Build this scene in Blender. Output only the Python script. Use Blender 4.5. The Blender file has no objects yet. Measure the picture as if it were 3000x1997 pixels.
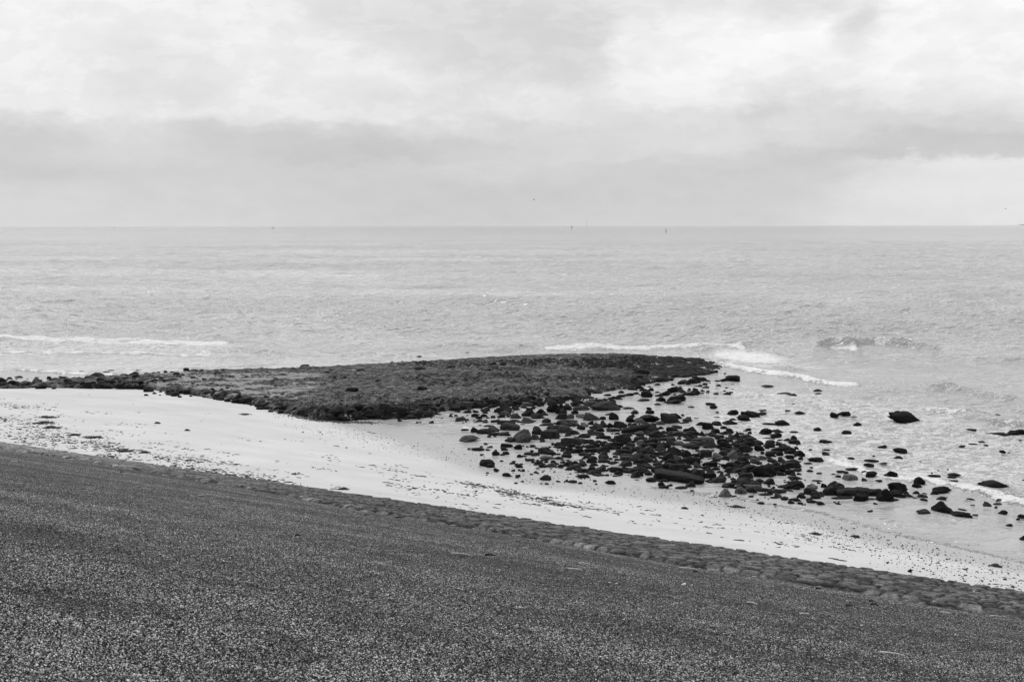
import bpy, bmesh, math, random
import numpy as np
from mathutils import Vector, Matrix, noise as mn

random.seed(7); rng = np.random.default_rng(7)
S = bpy.context.scene
COL = S.collection
R = math.radians

# ------------------------------------------------------------------ camera
CZ = 12.0                       # eye height over the water
F = 2917.0                      # focal length in photo pixels (3000 wide)
PITCH = math.atan(337.5/F)
ROLL = math.atan(5.0/3000)
cd = bpy.data.cameras.new('camera'); cam = bpy.data.objects.new('camera', cd); COL.objects.link(cam)
cd.sensor_width = 36; cd.lens = 36*F/3000; cd.clip_start = 0.1; cd.clip_end = 90000
cam.matrix_world = Matrix.Translation((0, 0, CZ)) @ Matrix.Rotation(math.pi/2-PITCH, 4, 'X') @ Matrix.Rotation(-ROLL, 4, 'Z')
S.camera = cam
CR = np.array(cam.matrix_world.to_3x3())

def ray(px, py):
    v = np.stack([(np.asarray(px, float)-1500)/F, -(np.asarray(py, float)-998.5)/F, -np.ones_like(np.asarray(px, float)*1.0)], -1)
    return v @ CR.T
def unproj(px, py, z=0.0):
    r = ray(px, py); t = (z-CZ)/r[..., 2]
    return np.stack([r[..., 0]*t, r[..., 1]*t], -1)
def proj(x, y, z):
    p = np.stack([x, y, np.asarray(z)-CZ+0*x], -1) @ CR
    return 1500+F*p[..., 0]/-p[..., 2], 998.5-F*p[..., 1]/-p[..., 2]

# ------------------------------------------------------------------ render settings, sky, sun
S.render.engine = 'CYCLES'
S.view_settings.view_transform = 'Standard'; S.view_settings.look = 'None'
S.view_settings.exposure = 0.0; S.view_settings.gamma = 1.0

def lin(v): v = v/255.0; return v/12.92 if v <= .04045 else ((v+.055)/1.055)**2.4
SUN_EL, SUN_AZ = 52, -24        # behind thin cloud, high, ahead and left
w = bpy.data.worlds.new('World'); S.world = w; w.use_nodes = True
nt = w.node_tree; nt.nodes.clear()
class NB:
    def __init__(s, nt): s.nt = nt
    def n(s, t, **k):
        o = s.nt.nodes.new(t)
        for a, b in k.items(): setattr(o, a, b)
        return o
    def put(s, sock, v):
        if hasattr(v, 'is_linked') or hasattr(v, 'links'): s.nt.links.new(v, sock)
        else: sock.default_value = v
    def m(s, op, a, b=None, c=None, clamp=False):
        o = s.n('ShaderNodeMath', operation=op); o.use_clamp = clamp
        s.put(o.inputs[0], a)
        if b is not None: s.put(o.inputs[1], b)
        if c is not None: s.put(o.inputs[2], c)
        return o.outputs[0]
    def vm(s, op, a, b=None):
        o = s.n('ShaderNodeVectorMath', operation=op); s.put(o.inputs[0], a)
        if b is not None: s.put(o.inputs[1], b)
        return o.outputs[0]
    def noise(s, vec, scale, detail=4, rough=.5, dist=0, out='Fac'):
        o = s.n('ShaderNodeTexNoise'); s.put(o.inputs['Vector'], vec); o.inputs['Scale'].default_value = scale
        o.inputs['Detail'].default_value = detail; o.inputs['Roughness'].default_value = rough; o.inputs['Distortion'].default_value = dist
        return o.outputs[out]
    def vor(s, vec, scale, feature='F1', out='Distance', rand=1.0):
        o = s.n('ShaderNodeTexVoronoi', feature=feature); s.put(o.inputs['Vector'], vec); o.inputs['Scale'].default_value = scale
        o.inputs['Randomness'].default_value = rand
        return o.outputs[out]
    def mr(s, v, a, b, c=0.0, d=1.0, smooth=False):
        o = s.n('ShaderNodeMapRange'); o.interpolation_type = 'SMOOTHSTEP' if smooth else 'LINEAR'
        s.put(o.inputs[0], v)
        for i, x in enumerate((a, b, c, d)): s.put(o.inputs[i+1], x)
        return o.outputs[0]
    def mix(s, f, a, b):
        o = s.n('ShaderNodeMix', data_type='FLOAT'); s.put(o.inputs[0], f); s.put(o.inputs[2], a); s.put(o.inputs[3], b)
        return o.outputs[0]
    def xyz(s, v):
        o = s.n('ShaderNodeSeparateXYZ'); s.put(o.inputs[0], v); return o.outputs
    def cxyz(s, x, y, z):
        o = s.n('ShaderNodeCombineXYZ')
        for i, q in enumerate((x, y, z)): s.put(o.inputs[i], q)
        return o.outputs[0]
    def bump(s, h, strength, dist, nrm=None):
        o = s.n('ShaderNodeBump'); o.inputs['Strength'].default_value = strength; o.inputs['Distance'].default_value = dist
        s.put(o.inputs['Height'], h)
        if nrm is not None: s.put(o.inputs['Normal'], nrm)
        return o.outputs[0]
b = NB(nt)
tc = b.n('ShaderNodeTexCoord').outputs['Generated']
x, y, z = b.xyz(tc)
az0 = b.m('ARCTAN2', x, y)
el0 = b.m('ARCSINE', z)
# cloud coordinates: degrees of azimuth and elevation, torn by fractal noise
cv = b.cxyz(b.m('MULTIPLY', az0, 57.3), b.m('MULTIPLY', el0, 57.3*2.1), 0.0)
wn = b.noise(cv, .16, 11, .66, 0, 'Color'); wx, wy, wz = b.xyz(wn)
wn2 = b.noise(cv, .055, 3, .5, 0, 'Color'); vx, vy, vz = b.xyz(wn2)
azd = b.m('ADD', b.m('MULTIPLY', az0, 57.2958), b.m('ADD', b.m('MULTIPLY', b.m('SUBTRACT', wx, .5), 7.5), b.m('MULTIPLY', b.m('SUBTRACT', vx, .5), 3.0)))
ampel = b.mr(el0, 0.0, .06, .25, 1.0)
eld = b.m('ADD', b.m('MULTIPLY', el0, 57.2958), b.m('MULTIPLY', b.m('MULTIPLY', b.m('SUBTRACT', wy, .5), 4.2), ampel))
# rows of measured cloud brightness: photo row -> sRGB values at given photo columns (in a 2356-wide view)
XS = [0, 150, 300, 450, 600, 750, 900, 1050, 1200, 1350, 1450, 1600, 1750, 1850, 1950, 2050, 2200, 2356]
ROWS = [
 (-60, [238, 240, 238, 236, 232, 225, 218, 214, 212, 215, 222, 222, 214, 208, 206, 208, 216, 232]),
 (10,  [246, 244, 241, 239, 238, 228, 222, 221, 221, 223, 229, 236, 230, 226, 236, 243, 246, 246]),
 (60,  [245, 241, 240, 240, 239, 234, 222, 219, 217, 218, 234, 243, 246, 248, 222, 248, 248, 249]),
 (110, [241, 241, 238, 238, 240, 240, 228, 218, 216, 216, 240, 246, 248, 248, 230, 247, 248, 248]),
 (170, [241, 239, 228, 231, 236, 240, 237, 226, 222, 219, 240, 246, 247, 244, 243, 244, 243, 244]),
 (220, [240, 238, 228, 226, 235, 234, 227, 224, 231, 228, 235, 238, 232, 232, 238, 240, 243, 238]),
 (262, [240, 238, 235, 230, 234, 230, 230, 228, 227, 224, 226, 222, 213, 218, 226, 232, 232, 228]),
 (300, [222, 215, 226, 211, 213, 208, 214, 220, 214, 218, 221, 222, 219, 222, 219, 218, 215, 213]),
 (335, [206, 206, 219, 211, 204, 202, 204, 207, 211, 215, 219, 222, 220, 216, 210, 206, 203, 203]),
 (372, [207, 209, 213, 213, 204, 200, 198, 208, 213, 215, 218, 210, 208, 206, 200, 202, 205, 206]),
 (396, [203, 205, 208, 209, 209, 206, 207, 213, 213, 209, 207, 206, 205, 205, 209, 222, 233, 232]),
 (440, [213, 212, 211, 212, 210, 207, 205, 204, 204, 205, 207, 207, 208, 211, 221, 226, 230, 231]),
 (490, [217, 215, 213, 213, 212, 209, 206, 205, 206, 209, 210, 208, 209, 216, 223, 225, 228, 230]),
 (530, [218, 217, 217, 216, 215, 210, 208, 208, 210, 213, 213, 211, 212, 218, 224, 226, 227, 229]),
]
AZR = 36.0
def azel(X, Y):
    r = ray(X*1.2733, Y*1.2733); return math.degrees(math.atan2(r[0], r[1])), math.degrees(math.asin(r[2]/np.linalg.norm(r)))
fac = b.mr(azd, -AZR, AZR, 0.0, 1.0)
prev = None
for yy, vals in ROWS[::-1]:
    cr = b.n('ShaderNodeValToRGB'); cr.color_ramp.interpolation = 'B_SPLINE' if yy > 240 else 'EASE'
    els = cr.color_ramp.elements
    while len(els) > 1: els.remove(els[-1])
    for i, (X, v) in enumerate(zip(XS, vals)):
        a, e = azel(X, max(yy, 0)); p = (a+AZR)/(2*AZR)
        L = lin(v)
        if i == 0: els[0].position = p; el_ = els[0]
        else: el_ = els.new(p)
        el_.color = (L, L, L, 1)
    b.nt.links.new(fac, cr.inputs[0])
    val = b.n('ShaderNodeRGBToBW'); b.nt.links.new(cr.outputs[0], val.inputs[0]); val = val.outputs[0]
    a, e = azel(1178, yy)
    if prev is None: prev, pe = val, e
    else: prev = b.mix(b.mr(eld, pe, e, 0.0, 1.0, True), prev, val); pe = e
# the rest of the vault: overcast sky brightening to the zenith, with broad cloud mottling
cvb = b.vm('MULTIPLY', tc, (1.0, 1.0, 2.2))
big = b.noise(cvb, 2.6, 6, .55)
vault = b.m('MULTIPLY', b.m('ADD', .72, b.m('MULTIPLY', b.m('MAXIMUM', z, 0.0), .42)), b.mr(big, .3, .7, .84, 1.16))
side = b.m('MAXIMUM', b.mr(el0, .232, .40, 0, 1, True), b.mr(b.m('ABSOLUTE', az0), .62, 1.1, 0, 1, True))
cl = b.mix(side, prev, vault)
fine = b.noise(cv, .45, 8, .6)
cl = b.m('MULTIPLY', cl, b.mr(fine, .34, .66, .975, 1.025))
bil = b.vor(b.vm('ADD', cv, b.vm('MULTIPLY', wn, (5, 5, 0))), .55, 'SMOOTH_F1')
hi = b.mr(prev, .80, .90, 0, 1, True)
cl = b.m('MULTIPLY', cl, b.m('ADD', 1.0, b.m('MULTIPLY', hi, b.mr(bil, 0, .8, .025, -.035))))
puff = b.noise(b.vm('ADD', cv, b.vm('MULTIPLY', wn2, (9, 9, 0))), .23, 11, .62)
pz = b.mr(el0, .05, .12, 0, 1, True)
cl = b.m('MULTIPLY', cl, b.m('ADD', 1.0, b.m('MULTIPLY', pz, b.m('ADD', b.mr(puff, .50, .535, -.012, .028, True), b.mr(puff, .40, .50, -.02, .0)))))
sky = b.n('ShaderNodeTexSky', sky_type='NISHITA'); sky.sun_disc = False
sky.sun_elevation = R(SUN_EL); sky.sun_rotation = R(SUN_AZ)
bw = b.n('ShaderNodeRGBToBW'); b.nt.links.new(sky.outputs[0], bw.inputs[0])
tot = b.mix(.97, bw.outputs[0], b.m('MULTIPLY', cl, 10.0))
bg = b.n('ShaderNodeBackground'); b.nt.links.new(b.cxyz(tot, tot, tot), bg.inputs[0]); bg.inputs[1].default_value = .1
wo = b.n('ShaderNodeOutputWorld'); b.nt.links.new(bg.outputs[0], wo.inputs[0])

sd = bpy.data.lights.new('sun', 'SUN'); so = bpy.data.objects.new('sun', sd); COL.objects.link(so)
sd.energy = 1.45; sd.angle = R(16); sd.color = (1, 1, 1)
dv = Vector((math.sin(R(SUN_AZ))*math.cos(R(SUN_EL)), math.cos(R(SUN_AZ))*math.cos(R(SUN_EL)), math.sin(R(SUN_EL))))
so.rotation_euler = (-dv).to_track_quat('-Z', 'Y').to_euler()

# ------------------------------------------------------------------ numpy noise
def hash2(i, j, k=0):
    n = (i.astype(np.int64)*374761393 + j.astype(np.int64)*668265263 + k*974634777) & 0xffffffff
    n = ((n ^ (n >> 13))*1274126177) & 0xffffffff
    n = ((n ^ (n >> 16))*2246822519) & 0xffffffff
    return ((n ^ (n >> 15)) & 0xffffff)/float(0xffffff)
def vnoise(x, y, k=0):
    i = np.floor(x); j = np.floor(y); fx = x-i; fy = y-j
    fx = fx*fx*(3-2*fx); fy = fy*fy*(3-2*fy)
    a = hash2(i, j, k); b_ = hash2(i+1, j, k); c = hash2(i, j+1, k); d = hash2(i+1, j+1, k)
    return (a*(1-fx)+b_*fx)*(1-fy)+(c*(1-fx)+d*fx)*fy
def fbm(x, y, o=4, k=0):
    s = 0; a = .5; t = 0
    for q in range(o):
        s = s+a*vnoise(x*2**q+q*17.3, y*2**q+q*9.1, k+q); t += a; a *= .5
    return s/t
def voro(x, y, k=0, jit=.85):
    i0 = np.floor(x); j0 = np.floor(y)
    d1 = np.full(x.shape, 9.); d2 = np.full(x.shape, 9.); cid = np.zeros(x.shape); gx = np.zeros(x.shape); gy = np.zeros(x.shape)
    for di in (-1, 0, 1):
        for dj in (-1, 0, 1):
            i = i0+di; j = j0+dj
            px = i+.5+jit*(hash2(i, j, k)-.5); py = j+.5+jit*(hash2(i, j, k+7)-.5)
            d = np.hypot(x-px, y-py)
            nearer = d < d1
            d2 = np.where(nearer, d1, np.minimum(d2, d))
            cid = np.where(nearer, hash2(i, j, k+31), cid)
            gx = np.where(nearer, x-px, gx); gy = np.where(nearer, y-py, gy)
            d1 = np.where(nearer, d, d1)
    return d1, d2, cid, gx, gy
def sstep(a, b_, x): t = np.clip((x-a)/(b_-a), 0, 1); return t*t*(3-2*t)

# ------------------------------------------------------------------ helpers
def tag(o, label=None, cat=None, group=None, kind=None):
    if label: o['label'] = label
    if cat: o['category'] = cat
    if group: o['group'] = group
    if kind: o['kind'] = kind
    return o
def grid_mesh(name, X, Y, Z, mat, keep=None, attrs=None, smooth=True):
    """X,Y,Z are (rows, cols) arrays"""
    r, c = X.shape
    idx = np.arange(r*c).reshape(r, c)
    q = np.stack([idx[:-1, :-1], idx[:-1, 1:], idx[1:, 1:], idx[1:, :-1]], -1).reshape(-1, 4)
    if keep is not None:
        kq = (keep[:-1, :-1] | keep[:-1, 1:] | keep[1:, 1:] | keep[1:, :-1]).reshape(-1)
        q = q[kq]
    used = np.zeros(r*c, bool); used[q.reshape(-1)] = True
    remap = np.cumsum(used)-1
    q = remap[q]
    co = np.stack([X.reshape(-1), Y.reshape(-1), Z.reshape(-1)], -1)[used].astype(np.float32)
    # orient upward
    a = co[q[0, 1]]-co[q[0, 0]]; bb = co[q[0, 3]]-co[q[0, 0]]
    if np.cross(a, bb)[2] < 0: q = q[:, ::-1]
    me = bpy.data.meshes.new(name)
    me.vertices.add(len(co)); me.vertices.foreach_set('co', co.reshape(-1))
    me.loops.add(q.size); me.loops.foreach_set('vertex_index', q.reshape(-1).astype(np.int32))
    me.polygons.add(len(q)); me.polygons.foreach_set('loop_start', (np.arange(len(q))*4).astype(np.int32))
    me.update(calc_edges=True)
    me.polygons.foreach_set('use_smooth', np.full(len(q), smooth))
    for k, v in (attrs or {}).items():
        at = me.attributes.new(k, 'FLOAT', 'POINT'); at.data.foreach_set('value', v.reshape(-1)[used].astype(np.float32))
    me.materials.append(mat)
    o = bpy.data.objects.new(name, me); COL.objects.link(o)
    return o
def raw_mesh(name, V, Fc, mat, smooth=False, link=True, parent=None):
    me = bpy.data.meshes.new(name)
    me.from_pydata([tuple(v) for v in V], [], [tuple(f) for f in Fc]); me.update()
    if smooth: me.polygons.foreach_set('use_smooth', np.full(len(me.polygons), True))
    me.materials.append(mat)
    if not link: return me
    o = bpy.data.objects.new(name, me); COL.objects.link(o)
    if parent: o.parent = parent
    return o
def empty(name, loc, rz=0, scale=1):
    o = bpy.data.objects.new(name, None); COL.objects.link(o); o.location = loc; o.rotation_euler.z = rz; o.scale = (scale,)*3
    o.empty_display_size = .1
    return o

def new_mat(name, rough=.8, spec=.5):
    m = bpy.data.materials.new(name); m.use_nodes = True
    t = m.node_tree; t.nodes.clear(); nb = NB(t)
    p = nb.n('ShaderNodeBsdfPrincipled'); o = nb.n('ShaderNodeOutputMaterial'); t.links.new(p.outputs[0], o.inputs[0])
    p.inputs['Roughness'].default_value = rough; p.inputs['Specular IOR Level'].default_value = spec
    return m, nb, p
def setgrey(nb, p, v):
    nb.put(p.inputs['Base Color'], nb.cxyz(v, v, v))
def grey(name, v, rough=.7, spec=.4, var=.3, scale=3.0, bump=None):
    m, nb, p = new_mat(name, rough, spec)
    g = nb.n('ShaderNodeTexCoord').outputs['Object']
    n = nb.noise(g, scale, 5, .6)
    setgrey(nb, p, nb.mr(n, .25, .75, v*(1-var), v*(1+var)))
    if bump: nb.put(p.inputs['Normal'], nb.bump(nb.noise(g, bump[0], 6, .65), bump[1], bump[2]))
    return m

# ------------------------------------------------------------------ layout of the shore (world metres)
TOEZ = 1.8
A = unproj(0, 1297, TOEZ); B = unproj(3000, 1737, TOEZ)
T = (B-A)/np.linalg.norm(B-A); N = np.array([-T[1], T[0]])
if N[1] < 0: N = -N
D0 = float(A @ N)                    # distance of the dike toe from the camera foot
SLOPE = (CZ-1.72-TOEZ)/D0
def sd_(x, y): return x*T[0]+y*T[1], x*N[0]+y*N[1]-D0      # along the toe, seaward of it
UP = [(-420, 1158), (-40, 1134), (0, 1132), (100, 1126), (160, 1115), (230, 1108), (300, 1104), (400, 1096), (480, 1092), (600, 1083), (700, 1077), (800, 1073), (1000, 1062), (1100, 1057), (1240, 1050), (1372, 1041), (1500, 1034), (1650, 1029), (1850, 1027), (1960, 1028), (2040, 1032), (2090, 1042), (2128, 1052)]
UPW = np.array([unproj(px, py, .62) for px, py in UP])
WL = [(3400, 1760), (3000, 1652), (2800, 1606), (2600, 1563), (2400, 1505), (2250, 1478), (2100, 1452), (1900, 1428), (1700, 1408), (1600, 1392), (1480, 1362), (1380, 1325), (1250, 1268), (1130, 1240)]
ws, wd = [], []
for px, py in WL:
    p = unproj(px, py, 0.0); s, d = sd_(*p); ws.append(s); wd.append(d)
ws += [ws[-1]-14, ws[-1]-30, ws[-1]-90]; wd += [27, 26, 24]
o_ = np.argsort(ws); WS = np.array(ws)[o_]; WD = np.array(wd)[o_]
def beach_h(x, y):
    s, d = sd_(x, y)
    D = np.interp(s, WS, WD)
    D = D+.25*(fbm(s*.25, d*.25, 3, 5)-.5)
    u = d/D
    up = TOEZ*(1-u)*(1-.25*u+.1*np.sin(u*5.0))
    dn = -(d-D)*.045
    wetnoise = .05*(fbm(x*.55, y*.3, 4, 77)-.5)*sstep(-20, -28, s)*sstep(26, 22, d-D)
    h = np.where(d < D, up, dn)
    # left of the rocks the flat stays about at water level
    flat = sstep(-14, -24, s)
    h = np.where(d > D, h*(1-.75*flat)-.012*flat, h)+wetnoise
    h = h+.03*(fbm(x*.3, y*.3, 3, 3)-.5)*sstep(0, 3, d)*sstep(0, 2, D-d)
    yu = np.interp(x, UPW[:, 0], UPW[:, 1])
    sea_ = sstep(-1.5, 0.5, y-yu)*(x < UPW[-1, 0])
    h = h*(1-sea_)+(-.5)*sea_-1.7*sstep(2, 14, y-yu)*(x < UPW[-1, 0])
    h = np.maximum(h, -2.2)
    return np.where(d < 0, TOEZ-.25-.3*np.minimum(0, d)*0, h)

# ---- groyne outline in photo pixels
LO = [(2125, 1062), (2118, 1072), (2100, 1084), (2085, 1092), (2030, 1098), (1985, 1104), (1950, 1112), (1900, 1122), (1850, 1130), (1800, 1140), (1740, 1148), (1720, 1160), (1640, 1168), (1580, 1176), (1530, 1181), (1450, 1182), (1400, 1188), (1350, 1196), (1290, 1198), (1240, 1204), (1180, 1206), (1130, 1208), (1060, 1210), (1030, 1222), (960, 1222), (900, 1214), (850, 1206), (800, 1198), (760, 1188), (720, 1176), (650, 1168), (600, 1160), (540, 1150), (500, 1142), (440, 1134), (400, 1132), (300, 1133), (200, 1136), (100, 1140), (0, 1143), (-420, 1166)]
GP = [unproj(px, py, .62) for px, py in UP]+[unproj(px, py, .12 if px > 1240 else .45) for px, py in LO]
GP = np.array(GP)
def poly_sd(x, y, P):
    ins = np.zeros(x.shape, bool); dm = np.full(x.shape, 1e9)
    n = len(P)
    for i in range(n):
        a = P[i]; c = P[(i+1) % n]
        e = c-a; L = e@e
        t = np.clip(((x-a[0])*e[0]+(y-a[1])*e[1])/L, 0, 1)
        dm = np.minimum(dm, np.hypot(x-a[0]-t*e[0], y-a[1]-t*e[1]))
        cr_ = ((a[1] > y) != (c[1] > y)) & (x < (c[0]-a[0])*(y-a[1])/(c[1]-a[1]+1e-12)+a[0])
        ins ^= cr_
    return np.where(ins, dm, -dm)
def groyne_base(x, y):
    px, py = proj(x, y, .5+0*x)
    sdv = poly_sd(x, y, GP)
    tip = sstep(1800, 2060, px)
    rise = .40*sstep(-.2, .9, sdv)*(1-.93*tip)*(1-.5*sstep(1500, 1800, px)*sstep(1095, 1170, py))
    flood = -.22*sstep(1720, 2050, px)*sstep(2.6, .2, sdv)*(1-tip)
    left = sstep(1000, 300, px)
    base = .06+.42*left-.10*tip
    return base+rise*(1-.55*left)+.18*sstep(0, 8, sdv)*(1-tip)+flood, sdv, px, py
def ground_z(x, y):
    x = np.atleast_1d(np.asarray(x, float)); y = np.atleast_1d(np.asarray(y, float))
    h = np.maximum(beach_h(x, y), 0.0)
    g, sdv, px, py = groyne_base(x, y)
    s, d = sd_(x, y)
    slope = TOEZ-SLOPE*d
    h = np.where(sdv > .1, np.maximum(h, g), h)
    return np.where(d < 0, slope, h)
LX = np.arange(-80, 50, .2); LY = np.arange(16, 112, .2)
_a, _b = np.meshgrid(LX, LY); LUT = ground_z(_a.reshape(-1), _b.reshape(-1)).reshape(_a.shape)
def gz(x, y):
    u = min(max((x-LX[0])/.2, 0), len(LX)-2.01); v = min(max((y-LY[0])/.2, 0), len(LY)-2.01)
    i, j = int(u), int(v); u -= i; v -= j
    return (LUT[j, i]*(1-u)+LUT[j, i+1]*u)*(1-v)+(LUT[j+1, i]*(1-u)+LUT[j+1, i+1]*u)*v
CRl = CR.tolist()
def on_ground(px, py):
    a, b_ = (px-1500)/F, -(py-998.5)/F
    rx, ry, rz = [CRl[k][0]*a+CRl[k][1]*b_-CRl[k][2] for k in range(3)]
    z = .3
    for _ in range(14):
        t = (z-CZ)/rz; z = z*.4+.6*gz(rx*t, ry*t)
    return rx*t, ry*t, z

# ------------------------------------------------------------------ materials of the setting
# sand
m_sand, nb, p = new_mat('sand', .85, .35)
g = nb.n('ShaderNodeNewGeometry').outputs['Position']
at = nb.n('ShaderNodeAttribute', attribute_name='wet').outputs['Fac']
n1 = nb.noise(nb.vm('MULTIPLY', g, (.5, 1.1, 1)), .35, 7, .62); n2 = nb.noise(g, 14, 5, .7); n3 = nb.noise(nb.vm('MULTIPLY', g, (1, 2.2, 1)), 1.6, 6, .6)
wet = nb.mr(nb.m('ADD', at, nb.m('MULTIPLY', nb.m('SUBTRACT', n3, .5), .35)), .05, .95, 0, 1, True)
dry = nb.m('MULTIPLY', nb.mr(n1, .35, .65, .495, .56), nb.mr(n2, .25, .75, .9, 1.07))
def along(nb, g, a, c):
    d1_ = nb.n('ShaderNodeVectorMath', operation='DOT_PRODUCT'); nb.put(d1_.inputs[0], g); d1_.inputs[1].default_value = (T[0], T[1], 0)
    d2_ = nb.n('ShaderNodeVectorMath', operation='DOT_PRODUCT'); nb.put(d2_.inputs[0], g); d2_.inputs[1].default_value = (N[0], N[1], 0)
    return nb.cxyz(nb.m('MULTIPLY', d1_.outputs['Value'], a), nb.m('MULTIPLY', d2_.outputs['Value'], c), 0.0)
dry = nb.m('MULTIPLY', dry, nb.mr(nb.noise(along(nb, g, .12, .9), 1.0, 6, .65), .36, .64, .93, 1.03))
dry = nb.m('MULTIPLY', dry, nb.mr(nb.noise(along(nb, g, .8, 3.0), 1.0, 5, .7), .58, .72, 1.0, .86))
speck = nb.mr(nb.vor(g, 9.0), .0, .10, .55, 1.0)
dry = nb.m('MULTIPLY', dry, speck)
wc = nb.mr(n2, .25, .75, .35, .40)
setgrey(nb, p, nb.mix(wet, dry, wc))
nb.put(p.inputs['Roughness'], nb.mix(wet, .9, .28))
nb.put(p.inputs['Specular IOR Level'], nb.mix(wet, .2, .55))
rip = nb.noise(along(nb, g, 1.2, 7.0), 1.0, 4, .6)
nb.put(p.inputs['Normal'], nb.bump(nb.m('ADD', nb.m('MULTIPLY', n2, .35), nb.m('ADD', n3, nb.m('MULTIPLY', rip, .5))), .7, .05))

# dike asphalt with rolled-in gravel
m_dike, nb, p = new_mat('gravel_asphalt', .85, .12)
g = nb.n('ShaderNodeNewGeometry').outputs['Position']
vc = nb.n('ShaderNodeTexVoronoi'); nb.put(vc.inputs['Vector'], g); vc.inputs['Scale'].default_value = 50
cx, cy, cz = nb.xyz(vc.outputs['Color'])
vc2 = nb.n('ShaderNodeTexVoronoi'); nb.put(vc2.inputs['Vector'], nb.vm('ADD', g, (3.3, 1.1, 2.2))); vc2.inputs['Scale'].default_value = 27
ex, ey, ez = nb.xyz(vc2.outputs['Color'])
cr = nb.n('ShaderNodeValToRGB'); cr.color_ramp.interpolation = 'LINEAR'
E = cr.color_ramp.elements; E[0].position = 0; E[0].color = (.012,)*3+(1,); E[1].position = 1; E[1].color = (.85,)*3+(1,)
for q, v in ((.35, .035), (.6, .075), (.80, .15), (.93, .38)):
    e = E.new(q); e.color = (v, v, v, 1)
macro = nb.noise(along(nb, g, .10, .75), 1.0, 5, .62)
meso = nb.noise(g, 3.2, 5, .8)
nb.put(cr.inputs[0], nb.m('ADD', cx, nb.m('ADD', nb.m('MULTIPLY', nb.m('SUBTRACT', macro, .5), .55), nb.m('MULTIPLY', nb.m('SUBTRACT', meso, .5), .6)), None, True))
bwn = nb.n('ShaderNodeRGBToBW'); nb.nt.links.new(cr.outputs[0], bwn.inputs[0])
edge = nb.mr(vc.outputs['Distance'], .25, .75, 1.0, .35, True)
bright = nb.mr(ex, .965, 1.0, 0, .35)
bright = nb.m('MULTIPLY', bright, nb.mr(vc2.outputs['Distance'], .45, .3, 0, 1))
setgrey(nb, p, nb.m('ADD', nb.m('MULTIPLY', bwn.outputs[0], edge), bright))
nb.put(p.inputs['Normal'], nb.bump(nb.m('ADD', nb.m('SUBTRACT', 1.0, vc.outputs['Distance']), nb.m('MULTIPLY', cy, .8)), .8, .014))

# set stones of the revetment
m_rev, nb, p = new_mat('set_stone', .85, .12)
g = nb.n('ShaderNodeNewGeometry').outputs['Position']
cid = nb.n('ShaderNodeAttribute', attribute_name='cid').outputs['Fac']
gap = nb.n('ShaderNodeAttribute', attribute_name='gap').outputs['Fac']
pale = nb.n('ShaderNodeAttribute', attribute_name='pale').outputs['Fac']
n = nb.noise(g, 5, 6, .65); n5 = nb.noise(g, 30, 4, .7)
v = nb.m('MULTIPLY', nb.mr(cid, 0, 1, .042, .135), nb.mr(n, .38, .62, .5, 1.5))
v = nb.m('MULTIPLY', v, nb.mr(n5, .40, .60, .5, 1.6))
v = nb.m('MULTIPLY', v, nb.mr(pale, 0, 1, 1.0, 2.6))
sandy = nb.m('MULTIPLY', nb.mr(nb.noise(g, 1.3, 6, .7), .44, .56, 0, 1), pale)
v = nb.m('MULTIPLY', v, nb.mr(gap, 0, 1, 1.0, .12))  # darkens joints and stone sides; shadow lines painted into the colour
v = nb.mix(nb.m('MULTIPLY', nb.m('MAXIMUM', gap, nb.mr(pale, .5, 1.0, 0, .8)), sandy), v, .34)
setgrey(nb, p, v)
nb.put(p.inputs['Normal'], nb.bump(nb.m('ADD', n, nb.m('MULTIPLY', n5, .4)), .8, .05))

# groyne stones with turf of weed
m_gro, nb, p = new_mat('groyne_stone', .8, .15)
g = nb.n('ShaderNodeNewGeometry').outputs['Position']
cid = nb.n('ShaderNodeAttribute', attribute_name='cid').outputs['Fac']
weed = nb.n('ShaderNodeAttribute', attribute_name='weed').outputs['Fac']
sandf = nb.n('ShaderNodeAttribute', attribute_name='sand').outputs['Fac']
n = nb.noise(nb.vm('MULTIPLY', g, (.8, 1.5, 1.0)), 1.6, 8, .7); n5 = nb.noise(nb.vm('MULTIPLY', g, (1, .7, 1)), 9, 6, .8)
v = nb.m('MULTIPLY', nb.mr(cid, 0, 1, .056, .110), nb.mr(n, .38, .62, .6, 1.4))
v = nb.m('MULTIPLY', v, nb.mr(n5, .38, .62, .35, 1.75))
ck = nb.vor(nb.vm('ADD', g, nb.vm('MULTIPLY', nb.noise(g, 1.2, 3, .5, 0, 'Color'), (1.2, 1.2, 0))), 1.15, 'DISTANCE_TO_EDGE')
v = nb.m('MULTIPLY', v, nb.mr(ck, .015, .07, .25, 1.0))
v = nb.m('MULTIPLY', v, nb.mr(nb.noise(g, 1.5, 7, .72), .50, .57, 1.15, .28))  # dark dashes, with the cracks above: shadow lines painted into the stone colour
wf = nb.mr(nb.m('ADD', weed, nb.m('MULTIPLY', nb.m('SUBTRACT', n, .5), 2.2)), .42, .72, 0, 1, True)
v = nb.mix(wf, v, nb.mr(n5, .3, .7, .003, .014))
sf = nb.mr(nb.m('ADD', sandf, nb.m('MULTIPLY', nb.m('SUBTRACT', n5, .5), .8)), .35, .75, 0, 1, True)
v = nb.mix(sf, v, nb.mr(n5, .38, .62, .13, .36))
pool = nb.m('MULTIPLY', nb.mr(nb.noise(g, 1.3, 7, .7), .615, .635, 0, 1), nb.mr(nb.noise(g, .16, 3, .5), .44, .56, .15, 1))
v = nb.mix(pool, v, .30)  # pools, their glint painted in as a pale base colour
setgrey(nb, p, v)
nb.put(p.inputs['Roughness'], nb.mix(pool, nb.mr(n5, .3, .7, .6, .9), .15))
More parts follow.
